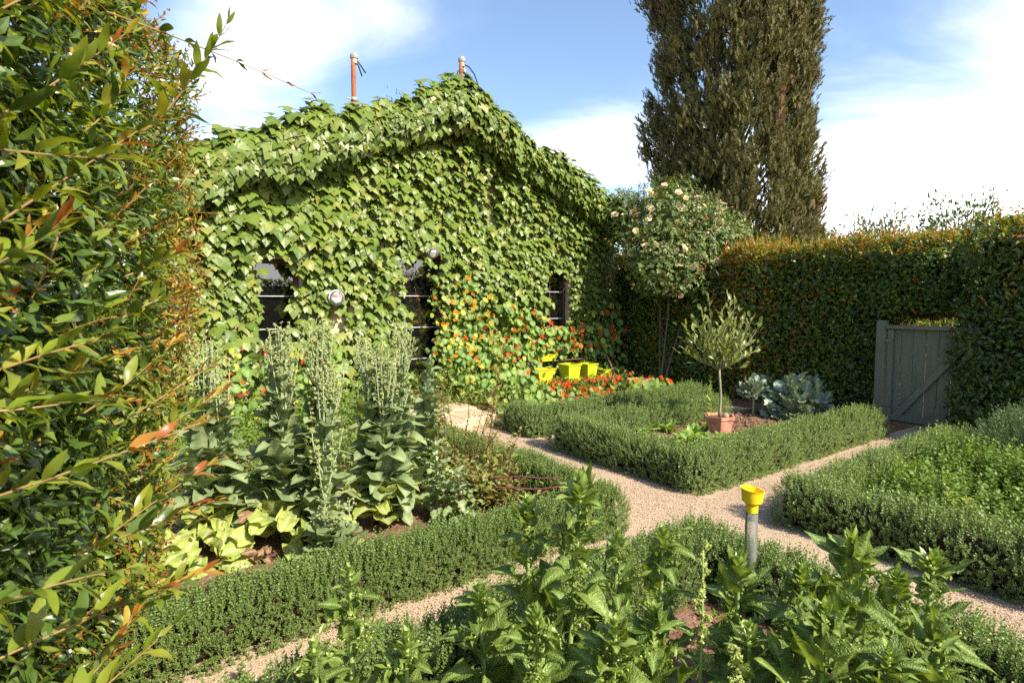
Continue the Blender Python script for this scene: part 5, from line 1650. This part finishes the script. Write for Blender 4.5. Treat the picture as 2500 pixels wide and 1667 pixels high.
# oak-leaf lettuce with toothed leaves
def oak():
    r = np.random.default_rng(118)
    def prof(y):
        return (.25 + .75 * math.sin(math.pi * min(1, y + .06)) ** .7) * (.55 + .45 * abs(math.sin(y * 15.5)))
    tp = [leaf_grid(16, prof, 1, .2, c, .4, 4, seed=40 + i, width=.24) for i, c in enumerate((.8, 1.2, .5))]
    for bi, (bx, by, lab) in enumerate([(-.60, 4.42, 'oak leaf lettuce with toothed leaves below the slender spire'), (-.42, 4.30, 'second toothed oak leaf lettuce next to the red stems')]):
        base = np.array([bx, by, .04])
        root = empty('oak_leaf_lettuce', base, lab, 'lettuce')
        h = .62 if bi == 0 else .42
        part('stalk', tube([base, base + UP * h * .5 + EX * .02, base + UP * h], [.014, .011, .005], 6), M['red_stem' if bi else 'pale_stem'], root, smooth=True)
        for i in range(26):
            f = i / 26
            a = i * GOLD
            el = .1 + .9 * f
            o = np.array([math.cos(a), math.sin(a), 0])
            place('leaf', tmesh('leaf', tp[r.integers(3)], M['oak_lettuce']), root, base + UP * h * (.08 + .9 * f), o * math.cos(el) + UP * math.sin(el), norm(-o * math.sin(el) + UP * math.cos(el) + rdir(r, 1)[0] * .3), (.26 - .15 * f) * r.uniform(.85, 1.15), origin=base)
oak()

# ------------------------------------------------------------------ red stemmed plants at the bed corner
def red_plant(base, h, lean, label, seed, n=5, leaf=.05, wispy=False, spread=.25):
    r = np.random.default_rng(seed)
    base = np.asarray(base, float)
    root = empty('red_stemmed_plant', base, label, 'plant', 'red stemmed plants at the bed corner')
    LPOS, LD, LN, LS = [], [], [], []
    TL = [small_leaf(.2, .2, .8), small_leaf(.26, .3, 1.2)]
    for i in range(n):
        a = r.uniform(0, 6.28)
        hh = h * (1 if i == 0 else r.uniform(.5, .95))
        ln = np.array([lean[0] + (math.cos(a) * spread if i else 0), lean[1] + (math.sin(a) * spread if i else 0), 1])
        t = np.linspace(0, 1, 9)
        wob = np.cumsum(r.normal(0, .012, (9, 3)), 0)
        pts = base + np.outer(t, ln) * hh + np.outer(t ** 2, ln * np.array([1, 1, 0])) * hh * .3 + wob * np.array([1, 1, .3])
        part('stem', tube(pts, np.linspace(.0058, .0018, 9), 6), M['red_stem'], root, smooth=True)
        m = int(hh * (170 if not wispy else 330))
        for j in range(m):
            f = .06 + .94 * j / m
            q = np.array([np.interp(f, t, pts[:, c]) for c in range(3)])
            br = rdir(r, 1)[0]; br[2] = abs(br[2]) * .8
            off = r.uniform(0, .11 if not wispy else .15) * (1.1 - .5 * f)
            LPOS.append(q + br * off); LD.append(norm(br + UP * .3 + rdir(r, 1)[0] * .4)); LN.append(norm(UP + rdir(r, 1)[0] * .7))
            LS.append(leaf * (1.35 - .95 * f) * r.uniform(.6, 1.3) * (.55 if wispy else 1))
    foliage('leaves', TL, np.array(LPOS), np.array(LD), np.array(LN), np.array(LS), r, M['amaranth'], root, loc=base)
red_plant((-.30, 4.75, .04), 1.42, (.17, .05), 'tall red stem leaning right across the path view', 121, 1, .05)
red_plant((-.42, 4.95, .04), 1.15, (.06, .0), 'bushy red stemmed plant with feathery tops', 122, 6, .045, True)
red_plant((-.66, 4.85, .04), 1.15, (.03, 0), 'upright red stem beside the slender lettuce spire', 123, 2, .06)
red_plant((-.22, 4.62, .04), .62, (.1, -.02), 'low red stemmed clump with yellowing leaves', 124, 9, .075, False, .55)
red_plant((-.05, 4.55, .04), .42, (.3, .05), 'sprawling red stemmed clump over the low hedge corner', 125, 8, .06, False, .8)
# two bare crimson stems lying over the hedge
for i, (y, z, l) in enumerate([(4.22, .42, 'upper bare crimson stem lying over the low hedge'), (4.10, .38, 'lower bare crimson stem lying over the low hedge')]):
    pts = [(-.15 + .075 * j, y + .01 * j, z + .012 * math.sin(j * .8 + i)) for j in range(8)]
    part('crimson_stem', tube(pts, .0055, 6), M['red_stem'], None, True, loc=pts[0], label=l, cat='stem')

# ------------------------------------------------------------------ spinach
def spin_prof(y):
    if y < .26:
        return .10
    t = (y - .26) / .74
    return (1 - t) ** .75 * (1 if t > .10 else .35 + 6.5 * t)
SPI = [leaf_grid(11, spin_prof, 2, f, c, wv, 1.7, .9, seed=60 + i, width=.29, twist=tw, side=sd) for i, (f, c, wv, tw, sd) in enumerate([(.25, .8, .35, .2, .05), (.4, 1.3, .5, -.3, -.05), (.1, .3, .4, .1, 0), (.5, 1.7, .4, .3, .06), (.3, -.4, .45, -.2, 0)])]
SPT = [leaf_grid(5, ellipse_prof(.9, .42), 1, .3, c, .3, 1.3, seed=70 + i, width=.21) for i, c in enumerate((.3, .8, -.2))]
def spinach(base, h, label, seed, lean=(0, 0), n=24, big=.17, top=.055, ntop=22, seedy=False, side=3):
    r = np.random.default_rng(seed)
    base = np.asarray(base, float)
    root = empty('spinach_plant', base, label, 'spinach', 'bolting spinach in the nearest bed')
    ld = np.array([lean[0], lean[1], 1.0])
    t = np.linspace(0, 1, 7)
    pts = base + np.outer(t, ld) * h
    part('stalk', tube(pts, np.linspace(.0135, .006, 7), 8), M['green_stem'], root, smooth=True)
    a0 = r.uniform(0, 6.28)
    for i in range(n):
        f = (i + .3) / n
        q = base + ld * h * (.04 + .86 * f)
        a = a0 + i * GOLD + r.uniform(-.25, .25)
        o = np.array([math.cos(a), math.sin(a), 0])
        el = .35 + .75 * f + r.uniform(-.2, .2)
        d = o * math.cos(el) + UP * math.sin(el)
        nn = -o * math.sin(el) + UP * math.cos(el)
        s = 1.25 * (big + (top * 1.5 - big) * f ** 1.5) * r.uniform(.8, 1.2)
        place('leaf', tmesh('leaf', SPI[r.integers(5)], M['spinach']), root, q + o * .006, d, norm(nn + rdir(r, 1)[0] * .3), s, r.uniform(.8, 1.15), origin=base)
    tip = pts[-1]
    for i in range(ntop):
        f = i / ntop
        a = a0 + i * GOLD
        o = np.array([math.cos(a), math.sin(a), 0])
        el = .55 + .85 * f
        place('tip_leaf', tmesh('tip_leaf', SPT[r.integers(3)], M['spinach_top']), root, tip - ld * h * .13 * (1 - f) * (.6 / h), o * math.cos(el) + UP * math.sin(el), norm(-o * math.sin(el) + UP * math.cos(el)), top * r.uniform(.85, 1.25) * (1.15 - .55 * f), origin=base)
    # short side shoots with clustered leaves and seed
    bp, bd, bs = [], [], []
    LP, LD_, LN_, LS_ = [], [], [], []
    for i in range(side * 4):
        f = r.uniform(.25, .92)
        q = base + ld * h * f
        a = r.uniform(0, 6.28); o = np.array([math.cos(a), math.sin(a), r.uniform(.3, .9)])
        L = r.uniform(.05, .13)
        for j in range(9):
            u = j / 8
            LP.append(q + norm(o) * L * u); LD_.append(norm(rdir(r, 1)[0] + norm(o) * .7 + UP * .3)); LN_.append(norm(UP + rdir(r, 1)[0] * .6)); LS_.append(r.uniform(.025, .05))
        bp += [q + norm(o) * L * r.uniform(.1, 1) + rdir(r, 1)[0] * .012 for _ in range(10)]
    bp = np.array(bp); k = len(bp)
    foliage('side_shoots', HL, np.array(LP), np.array(LD_), np.array(LN_), np.array(LS_), r, M['spinach_top'], root, loc=base)
    foliage('seed_clusters', octa, bp, rdir(r, k), rdir(r, k), r.uniform(.003, .006, k), r, M['spinach_seed'], root, loc=base)
rs = 130
SPN = [((.20, 2.12), 1.02, 'tallest spinach spire against the gravel crossing', (.06, 0), 26, .18, .085),
       ((.05, 2.18), .92, 'dark spinach spire just left of the tallest one', (.02, .02), 20, .16, .07),
       ((.38, 2.22), .78, 'spinach with blistered leaf right of the tallest spire', (.06, .0), 20, .15, .06),
       ((.60, 2.28), .76, 'spinach tip in front of the low hedge corner', (.03, .02), 20, .14, .065),
       ((.32, 1.82), .66, 'broad leaved spinach low in the middle of the front row', (.03, -.03), 26, .22, .06),
       ((.10, 1.78), .70, 'spinach left of the broad leaved one with curled leaves', (-.03, 0), 24, .20, .06),
       ((-.08, 1.95), .70, 'spinach at the edge of the near gravel strip', (-.05, 0), 22, .17, .06),
       ((-.02, 1.66), .52, 'short spinach at the bottom edge with arching leaves', (-.06, 0), 20, .20, .05),
       ((.50, 1.95), .62, 'spinach beside the pale seed stalk', (0, 0), 22, .18, .06),
       ((-.56, 1.92), .78, 'slim spinach spire standing alone before the hedge', (0, 0), 20, .13, .05),
       ((-.60, 1.75), .62, 'short leafy spinach left of the slim spire', (-.05, 0), 20, .13, .045),
       ((-.36, 1.80), .62, 'spinach between the slim spire and the main group', (.03, 0), 20, .13, .05),
       ((.88, 2.16), .70, 'spinach tip hiding the rain gauge tube', (.0, 0), 22, .16, .07),
       ((1.05, 2.05), .72, 'spinach right of the rain gauge', (.03, 0), 22, .16, .06),
       ((1.22, 2.06), .82, 'large spinach spire with pale pointed leaves on the right', (.05, 0), 26, .19, .085),
       ((1.02, 1.82), .70, 'spinach with wide sunlit leaf below the rain gauge', (.02, 0), 26, .22, .065),
       ((1.42, 2.10), .68, 'spinach tuft between the two right spires', (.05, 0), 20, .15, .06),
       ((1.62, 2.20), .70, 'outermost right spinach spire near the path', (.07, 0), 24, .16, .07),
       ((1.40, 1.85), .62, 'low spinach at the bottom right corner group', (.06, 0), 24, .18, .06),
       ((1.22, 1.78), .58, 'spinach at the bottom edge below the large spire', (.0, 0), 24, .2, .06),
       ((.82, 1.88), .60, 'spinach on the bare soil beside the seed stalk', (-.02, 0), 20, .18, .05)]
for i, ((x, y), h, lab, lean, n, big, top) in enumerate(SPN):
    spinach((x, y, .04), h, lab, rs + i, lean, int(n * 1.35), big * 1.12, top * 1.2, 22, side=4)
# pale stalk heavy with seed
def seed_stalk(base, h, label, seed):
    r = np.random.default_rng(seed)
    base = np.asarray(base, float)
    root = empty('seed_stalk', base, label, 'plant', 'pale spinach seed stalks')
    t = np.linspace(0, 1, 8)
    pts = base + np.outer(t, [.03, 0, 1]) * h + np.outer(np.sin(t * 4), [.012, .01, 0])
    part('stalk', tube(pts, np.linspace(.009, .003, 8), 7), M['green_stem'], root, smooth=True)
    bp = []
    for f in np.linspace(.18, 1, 46):
        q = np.array([np.interp(f, t, pts[:, c]) for c in range(3)])
        o = norm(rdir(r, 1)[0] * np.array([1, 1, .4]))
        for _ in range(26):
            bp.append(q + o * r.uniform(.004, .045 * (1.15 - f * .7)) + rdir(r, 1)[0] * .008)
    bp = np.array(bp); k = len(bp)
    foliage('seed_clusters', BUD, bp, rdir(r, k), rdir(r, k), r.uniform(.006, .012, k), r, M['spinach_seed'], root, loc=base)
seed_stalk((.66, 1.98, .04), .86, 'pale yellow stalk heavy with seed between the spinach plants', 160)
seed_stalk((.74, 1.86, .04), .55, 'shorter pale seed stalk at the bottom edge', 161)

# ------------------------------------------------------------------ seedlings and grey-leaved plants in the bay tree bed
def seedling(A, B, label, seed, n=12, s=.16):
    r = np.random.default_rng(seed)
    base = P(A, B, .055)
    root = empty('spinach_seedling', base, label, 'seedling', 'young spinach in the bay tree bed')
    for i in range(n):
        a = i * GOLD + r.uniform(-.3, .3)
        el = .55 + .7 * i / n
        o = np.array([math.cos(a), math.sin(a), 0])
        place('leaf', tmesh('leaf', SPI[r.integers(3)], M['seedling']), root, base + o * .01, o * math.cos(el) + UP * math.sin(el), norm(-o * math.sin(el) + UP * math.cos(el)), s * r.uniform(.7, 1.15), .75, origin=base)
for i, (A, B, lab) in enumerate([(5.50, 4.82, 'young spinach nearest the left corner of the soil'), (5.92, 4.72, 'young spinach second from the left in the soil'), (5.42, 4.42, 'tiny young spinach in front of the left pair'), (5.92, 4.32, 'young spinach just left of the terracotta pot'),
                                 (5.72, 4.02, 'largest young spinach in front of the pot'), (6.05, 3.98, 'young spinach right in front of the pot'), (5.58, 4.14, 'young spinach crowding the largest one')]):
    seedling(A, B, lab, 170 + i, 17, .27 if i in (3, 4, 6) else .22 if i != 2 else .13)
KL = [leaf_grid(7, lettuce_prof, 2, .3, c, .35, 2.5, .4, seed=80 + i, width=.36, twist=tw) for i, (c, tw) in enumerate([(.5, .2), (.9, -.3), (.2, .1)])]
def kale(base, spread, h, label, seed, k, leaf, bare=0.0):
    r = np.random.default_rng(seed)
    base = np.asarray(base, float)
    root = empty('grey_leaved_kale', base, label, 'plant')
    gs = []
    for i in range(k):
        u = rdir(r, 1)[0]; u[2] = abs(u[2])
        c = base + UP * bare + u * np.array([spread, spread * .8, h - bare]) * r.uniform(.55, 1.0)
        st = base + UP * (bare * .8 + .02)
        d = norm(u * .8 + UP * .45 + rdir(r, 1)[0] * .3)
        s = leaf * r.uniform(.6, 1.25)
        p0 = c - d * s * .5
        gs.append(tube([st, (st + p0) / 2 + UP * .03, p0], [.005, .004, .002], 4, False))
        place('leaf', tmesh('leaf', KL[r.integers(3)], M['kale']), root, p0, d, norm(UP + u * .3 + rdir(r, 1)[0] * .4), s, origin=base)
    gs.append(tube([base, base + UP * max(.1, bare)], [.02, .016], 7))
    part('stems', join(gs), M['pale_stem'], root, kind='stuff')
kale(P(8.15, 4.22, .05), .50, .66, 'broad grey green kale spreading before the dark hedge', 181, 190, .19)
kale(P(7.95, 4.78, .05), .24, .60, 'small kale on a bare stalk behind the bay pot', 182, 110, .10, .28)
kale(P(8.28, 4.82, .05), .24, .58, 'second small kale on a bare stalk near the dark hedge', 183, 110, .10, .28)
# stray labels of stone and dry leaves on soil
def litter():
    r = np.random.default_rng(184)
    k = 60
    A = r.uniform(5.0, 8.0, k); B = r.uniform(3.6, 4.9, k)
    o = foliage('dry_leaf_litter', [dia_leaf(.35, .2)], P(A, B, np.full(k, .085)), rdir(r, k) * np.array([1, 1, .2]), norm(UP + rdir(r, k) * .3), r.uniform(.02, .05, k), r, M['dry_leaf'])
    o['label'] = 'pale dry leaf litter on the soil of the bay tree bed'; o['category'] = 'litter'
litter()

# ------------------------------------------------------------------ herb patch
ORE = [sprig(6, 1, .27, .34, .40, seed=90 + i, stem=.010, taper=.45) for i in range(4)]
ROS = [sprig(9, 1, .17, .10, .6, seed=96 + i, stem=.012, taper=.2) for i in range(3)]
def herbs():
    r = np.random.default_rng(191)
    base = P(6.0, 1.0, 0)
    root = empty('oregano_patch', base, 'light green oregano filling the hedged bed on the right', 'herbs')
    k = 15000
    A = r.uniform(4.6, 8.1, k); B = r.uniform(-1.8, 2.05, k)
    q = P(A, B, np.zeros(k))
    vis = (q[:, 0] < q[:, 1] * 1.05 + .4) & (q[:, 1] > .5)
    A, B = A[vis], B[vis]; k = len(A)
    e = np.minimum(A - 4.6, 2.05 - B)
    hgt = (.34 + .20 * np.clip((A - 4.6) / 2.5, 0, 1)) * (.55 + .45 * np.clip(e / .25, 0, 1)) * (1 + .22 * fbm(np.stack([A, B], -1), 192, 3.2, 3))
    L = r.uniform(.11, .25, k)
    lo = np.maximum(hgt - L * r.uniform(.8, 2.2, k), .03)
    ros = (A > 6.6) & (B > 1.1 + .4 * fbm(np.stack([A, B], -1), 193, 2, 2))
    d = norm(UP + rdir(r, k) * .38)
    p = P(A, B, lo)
    foliage('foliage', ORE, p[~ros], d[~ros], rdir(r, (~ros).sum()), L[~ros], r, M['oregano'], root, loc=base)
    rb = P(7.4, 1.6, 0)
    root2 = empty('rosemary_bush', rb, 'fine leaved grey green bush in front of the gate', 'herbs')
    foliage('foliage', ROS, p[ros], d[ros], rdir(r, ros.sum()), L[ros] * 1.25, r, M['rosemary'], root2, loc=rb)
    part('twig_core', bevel_box(P(7.4, 1.55, .13), AX, BX, UP, 1.3, .8, .24, .06), M['twig'], root2)
    part('twig_core', bevel_box(P(6.3, .3, .10), AX, BX, UP, 2.9, 2.6, .20, .06), M['twig'], root)
    # tall flowering oregano shoots
    for i, (a, b, h) in enumerate([(6.35, 1.95, .62), (6.42, 1.92, .55), (5.1, 1.5, .46), (5.6, .6, .5), (4.95, .9, .44), (5.3, 1.9, .45), (6.0, 1.2, .58), (6.6, .4, .6), (7.0, .9, .62)]):
        bs = P(a, b, 0)
        sh = part('tall_shoot', tube([bs, bs + UP * h], [.003, .0015], 4), M['green_stem'], root)
        pts, ps, dd, nq, ss = shoot_leaves(bs + UP * h * .35, UP, h * .65, 9, r, .03)
        for j in range(len(ps)):
            place('leaf', tmesh('leaf', HL[r.integers(3)], M['bright_shoot']), sh, ps[j], dd[j], nq[j], r.uniform(.028, .04), 1.2, origin=base)
    for i, (a, b, z, lab) in enumerate([(4.92, 1.42, .27, 'pair of bright young shoots at the inner edge of the right hedge, upper'), (4.86, 1.30, .27, 'bright young shoot at the inner edge of the right hedge, lower'), (4.85, .62, .28, 'bright young shoot by the right frame edge above the hedge')]):
        bs = P(a, b, .02)
        rt = empty('young_shoot', bs, lab, 'plant')
        top = P(a, b, z + .1)
        part('stem', tube([bs, top], [.004, .003], 5), M['green_stem'], rt)
        for j in range(10):
            an = j * GOLD; el = .2 + .1 * j
            o = np.array([math.cos(an), math.sin(an), 0])
            place('leaf', tmesh('leaf', HBIG[j % 5], M['bright_shoot']), rt, top - UP * (.05 - .005 * j), o * math.cos(el) + UP * math.sin(el), norm(-o * math.sin(el) + UP * math.cos(el)), .09 - .004 * j, 1.3, origin=bs)
herbs()
